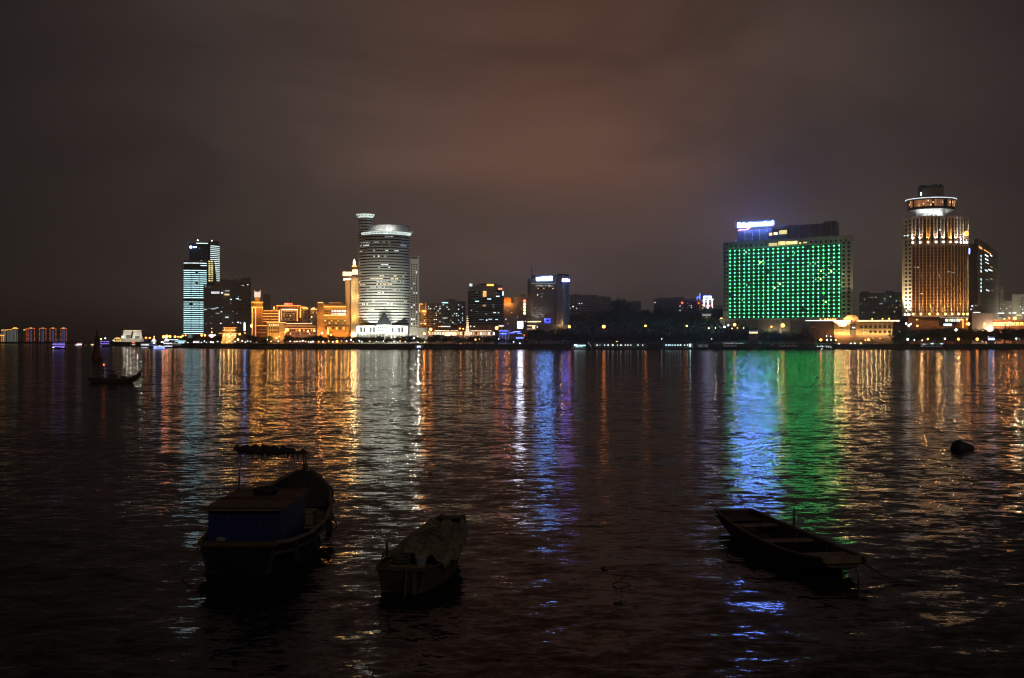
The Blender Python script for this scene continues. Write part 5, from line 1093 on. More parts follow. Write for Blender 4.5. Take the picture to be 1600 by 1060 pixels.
def tree_meshes(seed, spread, tall):
    r = random.Random(seed); t = MB()
    t.tube([(0, 0, 0), (r.uniform(-.1, .1), 0, .25*tall), (r.uniform(-.25, .25), r.uniform(-.2, .2), .5*tall)], .16, 7, .09)
    base = Vector((0, 0, .42*tall))
    blobs = []
    for i in range(13):
        a = r.uniform(0, 2*math.pi); q = r.uniform(.1, 1)**.5 * spread*.72; z = tall*r.uniform(.34, .88)
        c = Vector((q*math.cos(a), q*math.sin(a), z)); blobs.append((c, r.uniform(.24, .42)*spread))
        if i < 6: t.tube([tuple(base - Vector((0, 0, r.uniform(0, .1*tall)))), tuple((base + c)*.5 + Vector((0, 0, .1))), tuple(c)], .07, 5, .025)
    f = MB()
    for c, rad in blobs:
        for _ in range(120):
            d = Vector((r.gauss(0, 1), r.gauss(0, 1), r.gauss(0, .8))).normalized() * rad * r.uniform(.45, 1.12)**.7
            p = c + d; s = r.uniform(.14, .34); u = Vector((r.gauss(0, 1), r.gauss(0, 1), r.gauss(0, 1))).normalized(); e = u.orthogonal().normalized(); g = u.cross(e); k = len(f.v)
            f.v += [tuple(p - e*s), tuple(p - g*s*.45), tuple(p + e*s), tuple(p + g*s*.45)]; f.f.append((k, k+1, k+2, k+3))
    return t.mesh('trunk', 'bark'), f.mesh('crown', 'leaf')
TREES = [tree_meshes(21, 2.7, 5.6), tree_meshes(22, 3.2, 6.2), tree_meshes(23, 2.3, 6.6), tree_meshes(24, 3.6, 5.4)]
ORD = 'leftmost second third fourth fifth sixth seventh eighth ninth tenth eleventh twelfth thirteenth fourteenth fifteenth sixteenth seventeenth eighteenth nineteenth twentieth'.split()
def nth(i, n):
    if n == 1: return 'lone'
    if i == 0: return 'leftmost'
    if i == n - 1: return 'rightmost'
    return ORD[i] if i < len(ORD) else '%dth' % (i + 1)
SHAPE = ('round', 'broad', 'tall narrow', 'low wide')
def tree(px, Y, h, w, k, rz, lab, grp):
    o = thing('quay_tree', lab, 'tree', (X(px, Y), Y, 3.0), rz, grp)
    tm, fm = TREES[k]; sc = h / (5.6, 6.2, 6.6, 5.4)[k]; sw = w
    place('trunk', tm, o, (0, 0, 0), (sc, sc, sc)); place('crown', fm, o, (0, 0, 0), (sw, sw, sc))
def plant_trees():
    r = random.Random(17); todo = []
    # (from px, to px, photo height of the tree tops, count)
    for a, b, top, n in ((292, 318, 527, 3), (322, 348, 526, 4), (366, 372, 528, 1), (384, 428, 524.5, 8), (444, 500, 525.5, 9), (500, 560, 525, 9), (560, 640, 525.5, 10), (640, 672, 525, 4), (672, 775, 524.5, 13),
                         (775, 822, 529, 5), (822, 892, 515, 10), (892, 1020, 519, 10), (1020, 1130, 519, 10), (1130, 1175, 517, 5), (1180, 1262, 519, 9), (1262, 1300, 529, 3), (1395, 1440, 515, 6), (1440, 1512, 514, 9), (1512, 1560, 515.5, 6), (1560, 1608, 512, 6)):
        n = int(n * 1.35 + .5)
        for i in range(n):
            px = a + (b - a) * (i + r.uniform(.2, .8)) / n; Y = shore_y(px) + r.uniform(8, 26)
            h = Z(top + r.uniform(-1.5, 2.5), Y) - 3
            if h < 2: h = 2
            todo.append((px, Y, h, r.uniform(.9, 1.3) * max(.75, h/6.2), r.randrange(4), r.uniform(0, 6.28)))
    todo.sort()
    for t in todo:
        same = [u for u in todo if where(u[0]) == where(t[0])]
        tree(*t, '%s quay tree %s, %s crown' % (nth(same.index(t), len(same)), where(t[0]), SHAPE[t[4]]), 'dark quay trees ' + where(t[0]))
plant_trees()

def hedges():  # bushes added to mask the bright fronts below the tree crowns
    r = random.Random(5); px = 292.0
    while px < 1610:
        w = r.uniform(9, 22)
        if r.random() < .86:
            Y = shore_y(px + w/2) + 9.5; L_ = PXM(w, Y); hh = r.uniform(1.1, 2.5); f = MB()
            for _ in range(int(L_*34)):
                p = Vector((r.uniform(-L_/2, L_/2), r.gauss(0, .7), abs(r.gauss(.5, .32))*hh)); s_ = r.uniform(.12, .3); u = Vector((r.gauss(0,1), r.gauss(0,1), r.gauss(0,1))).normalized(); e = u.orthogonal().normalized(); g = u.cross(e); k = len(f.v)
                f.v += [tuple(p - e*s_), tuple(p - g*s_*.5), tuple(p + e*s_), tuple(p + g*s_*.5)]; f.f.append((k, k+1, k+2, k+3))
            HEDGE.append((px + w/2, f, (X(px + w/2, Y), Y, 3.0), hh))
        px += w + r.uniform(0, 4)
    for q in HEDGE:
        same = [u for u in HEDGE if where(u[0]) == where(q[0])]
        tag(q[1].build('hedge', 'leaf', None, q[2]), '%s %s added hedge at the quay edge %s' % (nth(same.index(q), len(same)), 'low' if q[3] < 1.6 else 'shaggy', where(q[0])), 'hedge', 'added hedges along the quay')
HEDGE = []
hedges()

_pole = MB().tube([(0, 0, 0), (0, 0, 1)], .09, 6, .06).mesh('pole', 'dark_metal')
def lamp_key(px, py, Y, m, size, cname): return ('street lamp' if Z(py, Y) - 3.0 > 4 else 'low lamp', cname, where(px))
def lamp(px, py, Y, m, size, cname, order):
    zl = Z(py, Y); hh = zl - 3.0; kind = 'street lamp' if hh > 4 else 'low lamp'
    o = thing('street_lamp' if hh > 4 else 'low_lamp', ('%s %s %s' % (cname, kind, where(px))) if order == 'lone' else '%s %s %s, %s of its colour there' % (cname, kind, where(px), order), 'lamp', (X(px, Y), Y, 3.0 if hh > .6 else 2.6), 0, '%s %ss %s' % (cname, kind, where(px)))
    R = PXM(size/2, Y); hz_ = zl - o.location.z  # globes oversized: the glare round each lamp is built into its size
    place('pole', _pole, o, (0, 0, 0), (1, 1, max(.3, hz_)))
    place('lamp_base', unit('lamp_base', 'dark_metal'), o, (0, -.2, .15), (.4, .4, .3))
    uball('lamp_globe', m, o, (0, -.05, hz_), R)
O, Wm, Wh, Cy, Pk, Rd, Bl = ('lamp_orange', 'orange'), ('lamp_warm', 'warm yellow'), ('lamp_white', 'white'), ('lamp_cyan', 'cyan'), ('lamp_pink', 'pink white'), ('lamp_red', 'red'), ('lamp_blue', 'blue')
def all_lamps():
    L = [(158, 530, Wm, 2.6), (164.5, 529, Wh, 2.2), (177, 532, Wh, 1.6), (228, 528, O, 2.2), (234, 528.2, O, 2.2), (241, 526.6, O, 1.8), (255.5, 526.6, O, 4.2), (260.5, 525.8, O, 4.8), (265.5, 526, O, 4.2), (273.5, 526.4, O, 3.6), (278.5, 526.4, O, 1.8), (282.5, 527.2, O, 2.4), (285.5, 524.8, O, 2.6), (290, 524.3, O, 2), (264, 531, Wh, 2),
         (315, 524.3, O, 3), (320.3, 524.3, O, 3), (331, 525, Pk, 6), (327.5, 524.6, Pk, 3), (335.5, 524, Pk, 3), (331, 519.5, O, 1.6), (331, 513.5, Wh, 1.2), (374.5, 522.4, O, 3.2), (371.8, 531, Wm, 3.4), (382.5, 520.5, Wm, 2.4),
         (293.5, 535.5, Wh, 1.6), (303, 535, Wh, 2.2), (306.5, 534, Wh, 3), (310, 535.5, Wh, 2.6), (315, 535.5, Wh, 1.4), (319.5, 533.5, Wh, 1.6), (322.5, 535, Wh, 1.2), (329.5, 534.6, Wh, 1.6), (333, 535.2, Wh, 2.4), (340, 534, Wh, 1.6), (347, 535, O, 2), (351.5, 531, Wh, 1.4), (355, 535, O, 1.8), (359, 533, O, 1.6), (367.5, 534, Wh, 1.6), (375, 534.6, Rd, 1.2), (378.5, 533, Wh, 2), (383.5, 535, Wh, 1.8), (387, 533, Wh, 1.6), (391.5, 533.8, Wh, 1.4),
         (401, 535, Wh, 1.2), (405, 533, Wh, 1.4), (418, 531, Wh, 1.3), (423.5, 533.8, Wm, 2), (435, 533.6, Wh, 2), (432, 528, Wm, 2.4), (436.5, 526, Wm, 2.2), (453.5, 533.5, Wh, 1.6), (460, 534, Wm, 2), (463.5, 533.8, Wh, 1.8), (468.5, 534, Wm, 2), (473, 532.5, Wh, 2), (477.5, 534, Wm, 1.4), (482, 534.6, Wh, 1.6), (485.5, 535, Wh, 2.2), (489, 534, Wh, 2),
         (448.5, 515.5, O, 5), (446, 519.5, O, 2.6), (468, 516.5, O, 2.4), (481, 518, Wm, 3.2), (491, 517, Wm, 3.4), (498, 534, Wm, 1.8), (505, 534.3, Wh, 1.8), (513.5, 533.5, Wm, 1.6), (520, 534.5, Wh, 1.6), (526.5, 533.8, O, 3.4), (533.5, 533, Wh, 1.4), (541.5, 533.5, Wh, 1.7), (548.5, 531.5, Wh, 1.6), (552, 534.3, Wh, 1.4), (561.5, 532.5, Wh, 2), (565.5, 534.5, Wh, 1.4), (578, 533.6, Wm, 1.6), (588, 534, Wh, 1.2), (599, 533.4, Wh, 1.6), (615, 534, Wh, 1.6), (625, 533, Wm, 1.4), (633, 534.5, Wh, 1.2), (603.5, 524.5, Wh, 1.6), (512, 521, Wm, 3), (517, 524, Wm, 3), (503, 521, Wh, 3),
         (646.8, 528.3, Wh, 2.2), (652.5, 525.8, Wh, 1.2), (653, 535, Wh, 1.2), (663.5, 535, O, 1.4), (663, 521.8, O, 3.6), (664.5, 506, O, 2.2), (673, 515, O, 4.4), (670, 519, O, 2), (685, 539.5, Wh, 1.6), (690, 539.5, Wh, 1.1), (718.5, 513.6, O, 2.2), (724, 514, O, 1.8), (743, 531, Wm, 2.4), (749, 530, Wm, 1.2), (720, 537.5, Wm, 1.2), (765.5, 539.6, Wh, 1.5), (776, 512.8, O, 5), (779.5, 530, Wh, 1.4), (802.5, 534.3, Cy, 1.6), (812.3, 536.8, Cy, 1.6), (760.5, 500.5, Wh, 2), (735.5, 510, Wh, 1.4), (741, 510.5, Wh, 1.4),
         (834, 512, Wm, 4), (839.5, 511.3, Wh, 1.4), (868, 520, Wm, 2), (889.5, 510.8, O, 4), (878, 532, Wh, 1.1), (943.3, 510.6, O, 5), (1008.6, 509.6, O, 3), (1073, 509.6, O, 2.8), (1107.5, 513.2, Wm, 2.4), (1118, 512.6, Wh, 1.2), (1034, 529.8, Wh, 1.4), (1112, 529.8, Wh, 1.4), (964, 534, O, 1.0), (1104, 496, Wm, 1.0), (1127, 498.5, Wm, 4),
         (1134, 526, Wh, 2), (1143, 526, Wm, 1.6), (1132, 511, Wh, 3), (1138, 508.6, Wh, 3.2), (1147.8, 507.8, O, 4.4), (1144, 513.5, Wm, 2), (1152, 512.8, Wm, 1.6), (1162, 512.8, Wm, 1.8), (1205.5, 511, O, 2.4), (1223, 508.8, O, 6), (1112, 538, Wh, .9), (1112.5, 476, Wh, 1.4),
         (1282.5, 531.4, O, 4), (1291.5, 525.4, Wh, 1.9), (1298, 525.8, Wh, 1.9), (1292.5, 531.4, Wh, 2), (1298.5, 531.4, Wh, 1.9), (1306, 531.6, Wm, 2.8), (1311, 537.8, Wh, 2.4), (1329.5, 536.8, Wh, 1.8), (1335.5, 536.8, Wh, 1.8), (1345, 536.8, Wm, 2.2), (1352, 531.6, Wm, 1.8), (1357, 531, O, 3.4), (1375, 529, Wm, 1.4), (1364, 528.5, Wm, 1.2), (1353, 538.8, O, 1.2), (1290.5, 538, Wh, 1),
         (1404, 501.6, Wh, 2.6), (1416, 506, Wh, 3), (1420, 509, Wh, 3.6), (1423, 506.5, Wh, 2.6), (1433.5, 509.5, Wm, 2.6), (1432.5, 500, Wm, 1.4), (1418.3, 530.6, Wh, 3.2), (1428.5, 531.5, Cy, 1.6), (1441, 532, Wh, 1.8), (1449.5, 530, O, 2.4), (1472, 519.5, Wh, 1.2), (1476.5, 529.4, Wh, 2.6), (1494, 516, Wh, 4), (1497.5, 530.2, O, 4), (1453.5, 537.6, Cy, 2), (1469.5, 537.5, Cy, 2), (1509, 540, Wh, 1.1), (1441.5, 537.8, Wh, 1.2), (1405.5, 518.5, Wh, 1.2), (1456, 524.5, Cy, 1.2), (1482, 521.5, Cy, 1.2),
         (1526.8, 530.2, O, 4), (1544, 526, Wh, 1.8), (1549, 527.6, Wh, 1.8), (1588, 529.3, Wh, 2.4), (1593, 530, Wh, 1.1), (1538.8, 506.6, O, 3.4), (1553.6, 506.4, O, 3), (1563.5, 505.5, Wm, 2.6), (1571, 504.5, O, 2.4), (1577.5, 504.5, O, 3), (1585.8, 497.8, O, 4.4), (1569.5, 498.3, O, 2), (1577, 497, O, 1.8), (1582, 506.5, O, 2), (1590.5, 506, O, 2.8), (1596.5, 505.8, O, 3), (1537, 510.5, O, 1.4), (1552, 512.5, O, 1.6), (1511, 506.5, O, 2.6)]
    todo = []
    for px, py, (m, nm), size in sorted(L, key=lambda q: q[0]):
        Y = shore_y(px) + (6 if py > 526 else 22)
        if py < 503 and 1100 < px < 1130: Y = 800
        todo.append((px, py, Y, m, size, nm))
    for t in todo:
        same = [u for u in todo if lamp_key(*u) == lamp_key(*t)]; lamp(*t, nth(same.index(t), len(same)))
all_lamps()

def hill_trees():
    spots = [(884, 488), (958, 470), (965, 464.5), (971, 467), (978, 473), (1008, 484), (1016, 485.5), (1030, 481), (1096, 485), (1121, 483), (1127, 479), (1134, 483), (1142, 494), (1158, 505)]
    names = 'trees along the crest of the dark hill'
    for i, (px, top) in enumerate(spots):
        Y = 866.0 + (i % 3)*3 ; zb = max(3.0, hill_z(px) - 2); h = max(4, Z(top, Y) - zb); k = i % 4
        o = thing('hill_tree', '%s tree along the crest of the dark hill, %s crown' % (nth(i, len(spots)), SHAPE[k]), 'tree', (X(px, Y), Y, zb), i*1.3, names)
        tm, fm = TREES[k]; sc = h/(5.6, 6.2, 6.6, 5.4)[k]; place('trunk', tm, o, (0, 0, 0), (sc, sc, sc)); place('crown', fm, o, (0, 0, 0), (1.15, 1.15, sc))
hill_trees()

def stalls():
    for lab, px, py, w, h, m, out in (('small stall with a glowing white front by the cyan lit tower', 307, 534.8, 8, 2.2, 'strip_white', 4), ('stall with a yellow glowing awning at the foot of the green hotel', 1177.5, 520, 13, 2.6, 'strip_cream', 10),
                               ('lit stall with purple white front below the slanted roof tower', 1549, 530, 9, 3, 'sign_blue_pale', 5), ('pale lit canopy on the slope below the blue neon house', 1104, 492.6, 14, 2.2, 'win_dim', 118)):
        Y = shore_y(px) + out; zb = 3.0 if out < 50 else Z(498, Y)
        s = thing('lit_stall', lab, 'stall', (X(px, Y), Y, zb)); z0 = Z(py + h/2, Y) - zb; z1 = Z(py - h/2, Y) - zb; w_ = PXM(w, Y)
        MB().box(-w_/2, w_/2, 0, 2.5, 0, z0).build('counter', 'dark_concrete', s) if z0 > .2 else MB().box(-w_/2, w_/2, 0, 2.5, -.6, max(.05, z0)).build('counter', 'dark_concrete', s)
        MB().box(-w_/2, w_/2, -.1, .3, z0, z1).build('lit_front', m, s)
        MB().prism([(-w_/2 - .3, -.8), (w_/2 + .3, -.8), (w_/2 + .3, 3), (-w_/2 - .3, 3)], z1, z1 + .9, [(-w_/2, .6), (w_/2, .6), (w_/2, 1.6), (-w_/2, 1.6)]).build('roof', 'white_metal', s)
    for lab, px, py, w in (('white glowing tent roof left of the bright harbour lamps', 240.5, 532.6, 8), ('white glowing tent roof right under the bright harbour lamps', 260, 532.4, 8)):
        Y = shore_y(px) + 5; s = thing('tent', lab, 'tent', (X(px, Y), Y, 3.0)); w_ = PXM(w/2, Y); zb = Z(py + 1.2, Y) - 3
        MB().lathe([(w_, zb), (w_*.6, zb + 1.4), (w_*.15, zb + 2.4), (.03, zb + 2.8)], 12).build('canopy', 'strip_white', s)
        for sx in (-1, 1): MB().tube([(sx*w_*.9, 0, 0), (sx*w_*.9, 0, max(.2, zb))], .1).build('post', 'white_metal', s)
stalls()

# ------------------------------------------------------------------ thin night haze, put in for halos round lights and paler far walls
def build_haze():
    b = MB().box(-9100, 9100, -61, 16100, -3, 140); m = bpy.data.materials.new('haze'); m.use_nodes = True; nt = m.node_tree; nt.nodes.clear()
    v = nt.nodes.new('ShaderNodeVolumePrincipled'); v.inputs['Color'].default_value = (0.9, 0.86, 0.83, 1); v.inputs['Density'].default_value = 0.0002; v.inputs['Anisotropy'].default_value = 0.72
    o = nt.nodes.new('ShaderNodeOutputMaterial'); nt.links.new(v.outputs[0], o.inputs['Volume']); M['haze'] = m
    tag(b.build('haze', 'haze', None, kind='stuff'), 'thin night haze over the harbour and town', 'haze')
build_haze()

# ------------------------------------------------------------------ boats by the shore
def ferry(name, label, px0, px1, Y, top, strips, hull='hull_dark', cabin='hull_white', cat='boat', mast=None, bow=1, group=None, cab=(.12, .88)):
    mx = X((px0 + px1)/2, Y); w = PXM(px1 - px0, Y); h = Z(top, Y)
    s = thing(name, label, cat, (mx, Y, 0), 0, group); hb = min(2.6, w*.16) ; hh = min(1.5, h*.34)
    pts0 = [(-w*.46, -hb*.8), (w*.36, -hb*.8), (w*.45, 0), (w*.36, hb*.8), (-w*.46, hb*.8)]; pts1 = [(-w*.5, -hb), (w*.38, -hb), (w*.52, 0), (w*.38, hb), (-w*.5, hb)]
    if bow < 0: pts0 = [(-x, y) for x, y in pts0][::-1]; pts1 = [(-x, y) for x, y in pts1][::-1]
    MB().prism(pts0, -.5, hh, pts1).build('hull', hull, s)
    x0, x1 = -w*.5 + w*cab[0], -w*.5 + w*cab[1]
    MB().box(x0, x1, -hb*.8, hb*.8, hh, h*.82).build('cabin', cabin, s); MB().box(x0 - w*.02, x1 + w*.02, -hb*.95, hb*.95, h*.82, h*.9).build('roof', cabin, s)
    n = max(2, int((x1 - x0)/2.2))
    for i in range(n): ubox('window', 'window_glass', s, x0 + (x1-x0)*(i+.2)/n, x0 + (x1-x0)*(i+.8)/n, hh + (h*.82-hh)*.45, hh + (h*.82-hh)*.8, -hb*.8 - .05, .1)
    for a, b, p, t, m in strips: ubox('light_strip', m, s, X(a, Y) - mx, X(b, Y) - mx, Z(p + t/2, Y), Z(p - t/2, Y), -hb - .35, .2)
    if mast: MB().tube([(X(mast[0], Y) - mx, 0, h*.9), (X(mast[0], Y) - mx, 0, Z(mast[1], Y))], .1).build('mast', 'grey_metal', s)
    return s
def shore_boats():
    s = ferry('ferry', 'purple lit ferry seen end-on at the far left below the red towers', 82.5, 103, 690, 533, ((83.5, 102.5, 538, 1.8, 'strip_purple'), (83.5, 102, 542, 1.5, 'strip_purple'), (83.5, 86, 543, 1.6, 'strip_white'), (97.5, 102, 543.2, 1.2, 'strip_purple')), mast=(94, 531))
    MB().tube([(-.6, -2.8, 4.6), (1.0, -2.8, 6.0), (2.0, -2.8, 4.6)], .14).build('bow_light', 'strip_blue', s)
    ferry('ferry', 'purple lit ferry moored left of the small gold pavilion', 156, 173, 860, 532, ((157.5, 171.5, 533.8, 1.2, 'strip_purple'), (157.5, 171.5, 537, 1.2, 'strip_purple'), (157, 160, 541, 1, 'strip_purple')))
    ferry('small_boat', 'small boat with a pink light far out left of the buoy', 117, 131, 1130, 535, ((121, 128.5, 538.4, 1.8, 'lamp_pink'), (118, 123, 539.4, 1, 'win_white'), (133, 136, 539.6, .8, 'win_dim')))
    ferry('small_boat', 'tiny boat with a yellow green light just left of the buoy', 141, 149, 1100, 536, ((142.5, 147.5, 538.8, 1.6, 'win_yellow'),))
    ferry('ferry', 'white lit ferry at the left end of the moored harbour boats', 218, 236, 800, 536, ((222, 233.5, 539, 1.5, 'strip_white'), (222, 232, 543.6, .9, 'win_white')))
    ferry('ferry', 'low blue lit ferry between the white ferries', 230, 247, 830, 536.5, ((231, 240, 536.8, .8, 'strip_blue'), (240, 243.5, 536, 3, 'win_cyan'), (230, 246, 540, 1.2, 'strip_blue')))
    ferry('ferry', 'blue white lit ferry in front of the other harbour boats', 240, 259.5, 720, 539.5, ((241, 258.5, 542.3, 1.6, 'strip_white'), (241, 259, 544.4, 1.3, 'lamp_blue'), (249, 252, 540.8, 1.4, 'strip_white')))
    ferry('ferry', 'two deck ferry with white window rows below the bright harbour lamps', 255, 271, 790, 535, ((256.5, 270, 536.6, 1.2, 'strip_white'), (257.5, 270, 541.2, 1, 'strip_white'), (253, 256, 535, 1.6, 'lamp_white')))
    ferry('ferry', 'long pale cyan lit ferry just left of the cyan lit tower', 266, 293, 815, 530.5, ((266, 280, 531, 1, 'win_cyan'), (275, 291, 533.3, 1, 'win_cyan'), (280, 289, 536, 1.4, 'win_cyan'), (270, 279, 536.6, .9, 'win_dim')))
    ferry('small_boat', 'small dark boat with a red and a white light left of the ferries', 203, 213, 900, 534, ((207.8, 210.8, 535.6, 1.3, 'lamp_red'), (207.8, 210.8, 538.7, 1.1, 'win_white')))
    ferry('small_boat', 'small boat with one blue white lamp below the pale slab tower', 647, 663, 676, 539, ((652, 657.5, 541.8, 2, 'win_white'), (650, 658, 544, 1, 'strip_blue')))
    ferry('small_boat', 'small white boat lit cyan at the foot of the hill left of the pontoon', 892, 917, 676, 537.5, ((897.5, 900.5, 539.4, 2.4, 'lamp_white'), (901, 915, 540, 1.2, 'win_cyan'), (899, 911, 542, .9, 'win_cyan')), 'hull_white')
    s = thing('gangway_boom', 'slanting white boom beside the cyan lit boat', 'boom', (X(921.5, 680), 680, 0)); MB().tube([(PXM(2.6, 680), 0, Z(542.4, 680)), (-PXM(2.6, 680), 0, Z(535, 680))], .16).build('spar', 'win_dim', s); MB().tube([(PXM(2.6, 680), 0, -1), (PXM(2.6, 680), 0, Z(541, 680))], .2).build('post', 'grey_metal', s)  # the spar is no lamp; its paleness is put in as a faint glow
    r = random.Random(8)
    for lab, a, b, top, lights in (('long dark pontoon with a row of small white windows below the hill', 928, 1012, 532.5, ((933, 1.5), (937.5, 1.8), (945, 1.4), (950.5, 2.5), (957.5, 2.6), (965, 1.2), (970.5, 3), (977, 1.2), (981, 2.2), (985.5, 2.4), (997, 1.6), (1004.5, 1.5))), ('shorter dark pontoon with white windows and a cyan end light', 1038, 1084, 533.5, ((1041, 1.6), (1044.5, 1.6), (1047.5, 2.2), (1051, 2), (1055, 2), (1059.5, 2), (1063.5, 2.2), (1070, 1.6), (1074.5, 1.4)))):
        Y = 678; mx = X((a+b)/2, Y); s = thing('pontoon', lab, 'pontoon', (mx, Y, 0), 0, None); w = PXM(b-a, Y)
        MB().box(-w/2, w/2, 0, 7, -.6, .9).build('hull', 'hull_dark', s); MB().box(-w*.49, w*.49, .6, 6.5, .9, Z(top + 3, Y)).build('cabin', 'dark_concrete', s); MB().box(-w*.5, w*.5, .1, 7, Z(top + 3, Y), Z(top + 2, Y)).build('roof', 'dark_metal', s)
        for k in range(int(w/4)): x = -w*.48 + k*4; MB().box(x-.08, x+.08, .2, .36, .9, Z(top + 3, Y)).build('post', 'grey_metal', s)
        for px, ww in lights: ubox('window', r.choice(('win_white', 'win_white', 'win_dim', 'win_cyan')), s, X(px, Y)-mx-PXM(ww/2, Y), X(px, Y)-mx+PXM(ww/2, Y), Z(540.6, Y), Z(538.6, Y), .5, .12)
        if a > 1000: ubox('end_light', 'lamp_cyan', s, X(1077.6, Y)-mx, X(1079.4, Y)-mx, Z(541.4, Y), Z(538, Y), -.1, .2)
    ferry('small_boat', 'small dark launch moored right of the short pontoon', 1087, 1109, 676, 537, ((1092, 1096, 540.8, .8, 'win_dim'), (1101, 1104, 540.8, .8, 'win_dim')))
    ferry('work_boat', 'long dark work boat moored below the green hotel', 1125, 1180, 678, 533, ((1128, 1160, 536.5, .6, 'win_dim'),), mast=(1140, 524), cab=(.1, .45))
    ferry('work_boat', 'dark work boat moored under the right end of the green hotel', 1196, 1250, 678, 534.5, ((1204, 1206, 539, .8, 'win_dim'),), mast=(1225, 529), bow=-1, cab=(.4, .9))
    s = ferry('work_boat', 'dark boat dotted with small white lights left of the colonial building', 1272, 1300, 676, 535, tuple((px, px + 1.6, py, 1.2, 'win_white') for px, py in ((1275.5, 541.5), (1279.5, 541.2), (1283, 541.6), (1289.5, 542.4), (1292, 542.4), (1296, 542.6), (1282, 545.4))), mast=(1290, 533))
    ferry('work_boat', 'dark boat with cyan and green lights below the ribbed tower', 1436, 1474, 676, 535.5, ((1440, 1442, 538.2, 1, 'win_white'), (1443.5, 1445, 538.2, 1, 'win_white'), (1452, 1456, 537, 1.6, 'win_cyan'), (1467, 1471, 537.4, 1.6, 'win_cyan')), mast=(1460, 528))
shore_boats()

# ------------------------------------------------------------------ buoy, rock, far sampan
def tower_buoy():
    Y = 347.0; s = thing('buoy', 'tall tapering dark red buoy standing in the water at the left', 'buoy', (X(151.5, Y), Y, 0)); u = PXM(1, Y)
    MB().lathe([(8.6*u*.9, -.6), (8.6*u, .1), (8.4*u, .5), (7.6*u, .6)], 20).build('float', 'red_paint', s)
    MB().lathe([(7.4*u, .5), (5.6*u, 11*u), (3.4*u, 24*u), (2.2*u, 35*u)], 12).build('cone', 'red_paint', s)
    for i in range(8):
        a = i*math.pi/4 + .2; MB().tube([(7.6*u*math.cos(a), 7.6*u*math.sin(a), .5), (2.3*u*math.cos(a), 2.3*u*math.sin(a), 35*u)], .07).build('strut', 'dark_metal', s)
    MB().lathe([(2.3*u, 35*u), (2.3*u, 36.5*u), (1.1*u, 37*u), (1.1*u, 44*u), (.5*u, 45*u), (.3*u, 48*u)], 10).build('top_mark', 'dark_metal', s)
tower_buoy()

def hull_mesh(secs, thick=.06):
    """secs: (y, half beam at rail, rail height, half beam at chine, chine height, keel height) -> outer shell, inner shell, rail strips"""
    b = MB(); n = len(secs)
    for inner in (0, 1):
        t = thick*inner
        for (y, hb, zr, hc, zc, zk) in secs:
            ring = [(-hb+t, zr), (-(hb*.45+hc*.55)+t, zc+(zr-zc)*.45), (-hc+t, zc+t), (0, zk+t*1.5), (hc-t, zc+t), ((hb*.45+hc*.55)-t, zc+(zr-zc)*.45), (hb-t, zr)]
            for x, z in ring: b.v.append((x, y, z))
    m = 7; off = n*m
    for i in range(n-1):
        for k in range(m-1):
            a = i*m+k; b.f.append((a, a+m, a+m+1, a+1)); a += off; b.f.append((a, a+1, a+m+1, a+m))
        for k in (0, m-1): a, c = i*m+k, off+i*m+k; b.f.append((a, c, c+m, a+m) if k == 0 else (a, a+m, c+m, c))
    for i, flip in ((0, 1), (n-1, 0)):
        f = [i*m+k for k in range(m)]; g = [off+i*m+k for k in range(m)]
        b.f.append(tuple(f[::-1] if flip else f)); b.f.append(tuple(g if flip else g[::-1]))
        b.f.append((f[0], g[0], g[-1], f[-1]))
    return b
def lerp_secs(secs, y):
    for a, b in zip(secs, secs[1:]):
        if a[0] <= y <= b[0]: t = (y-a[0])/(b[0]-a[0]); return [p+(q-p)*t for p, q in zip(a, b)]
    return list(secs[-1] if y > secs[-1][0] else secs[0])

def far_sampan():
    Y = 163.0; s = thing('sampan', 'dark wooden sampan with upswept bow and a red light on its mast', 'boat', (X(180, Y), Y, 0), -math.pi/2 + .12); u = PXM(1, Y)
    L = 79*u
    secs = [(-L*.5, .55, 9*u, .45, 4*u, 2*u), (-L*.42, .8, 8.2*u, .6, .5*u, -.1), (-L*.2, .95, 7*u, .75, -.1, -.25), (L*.1, .95, 6*u, .75, -.1, -.25), (L*.3, .8, 7.5*u, .5, .5*u, -.1), (L*.42, .5, 13*u, .25, 5*u, 3*u), (L*.5, .25, 19*u, .1, 13*u, 11*u)]
    hull_mesh(secs).build('hull', 'dark_wood', s)
    for sx in (-1, 1): MB().tube([(sx*q[1], q[0], q[2]) for q in secs], .06).build('gunwale', 'old_wood', s)
    MB().box(-.6, .6, -L*.12, L*.03, 5*u, 12.5*u).build('cabin', 'dark_wood', s); MB().box(-.75, .75, -L*.36, -L*.02, 16.5*u, 17.3*u).build('awning', 'dark_tarp', s).rotation_euler = (-.13, 0, 0)
    for y in (-L*.33, -L*.05):
        for sx in (-1, 1): MB().tube([(sx*.6, y, 6*u), (sx*.6, y, 18.5*u if y < -L*.2 else 16*u)], .04).build('awning_post', 'dark_metal', s)
    MB().box(-.35, .35, L*.12, L*.19, 5*u, 10*u).build('crate', 'dark_wood', s); MB().box(-.75, .75, -L*.46, -L*.3, 7.6*u, 8.2*u).build('stern_deck', 'old_wood', s)
    MB().tube([(0, -L*.22, 5*u), (0, -L*.22, 27.6*u)], .03).build('mast', 'dark_metal', s); uball('mast_light', 'lamp_red', s, (0, -L*.22, 28*u), .10)
far_sampan()
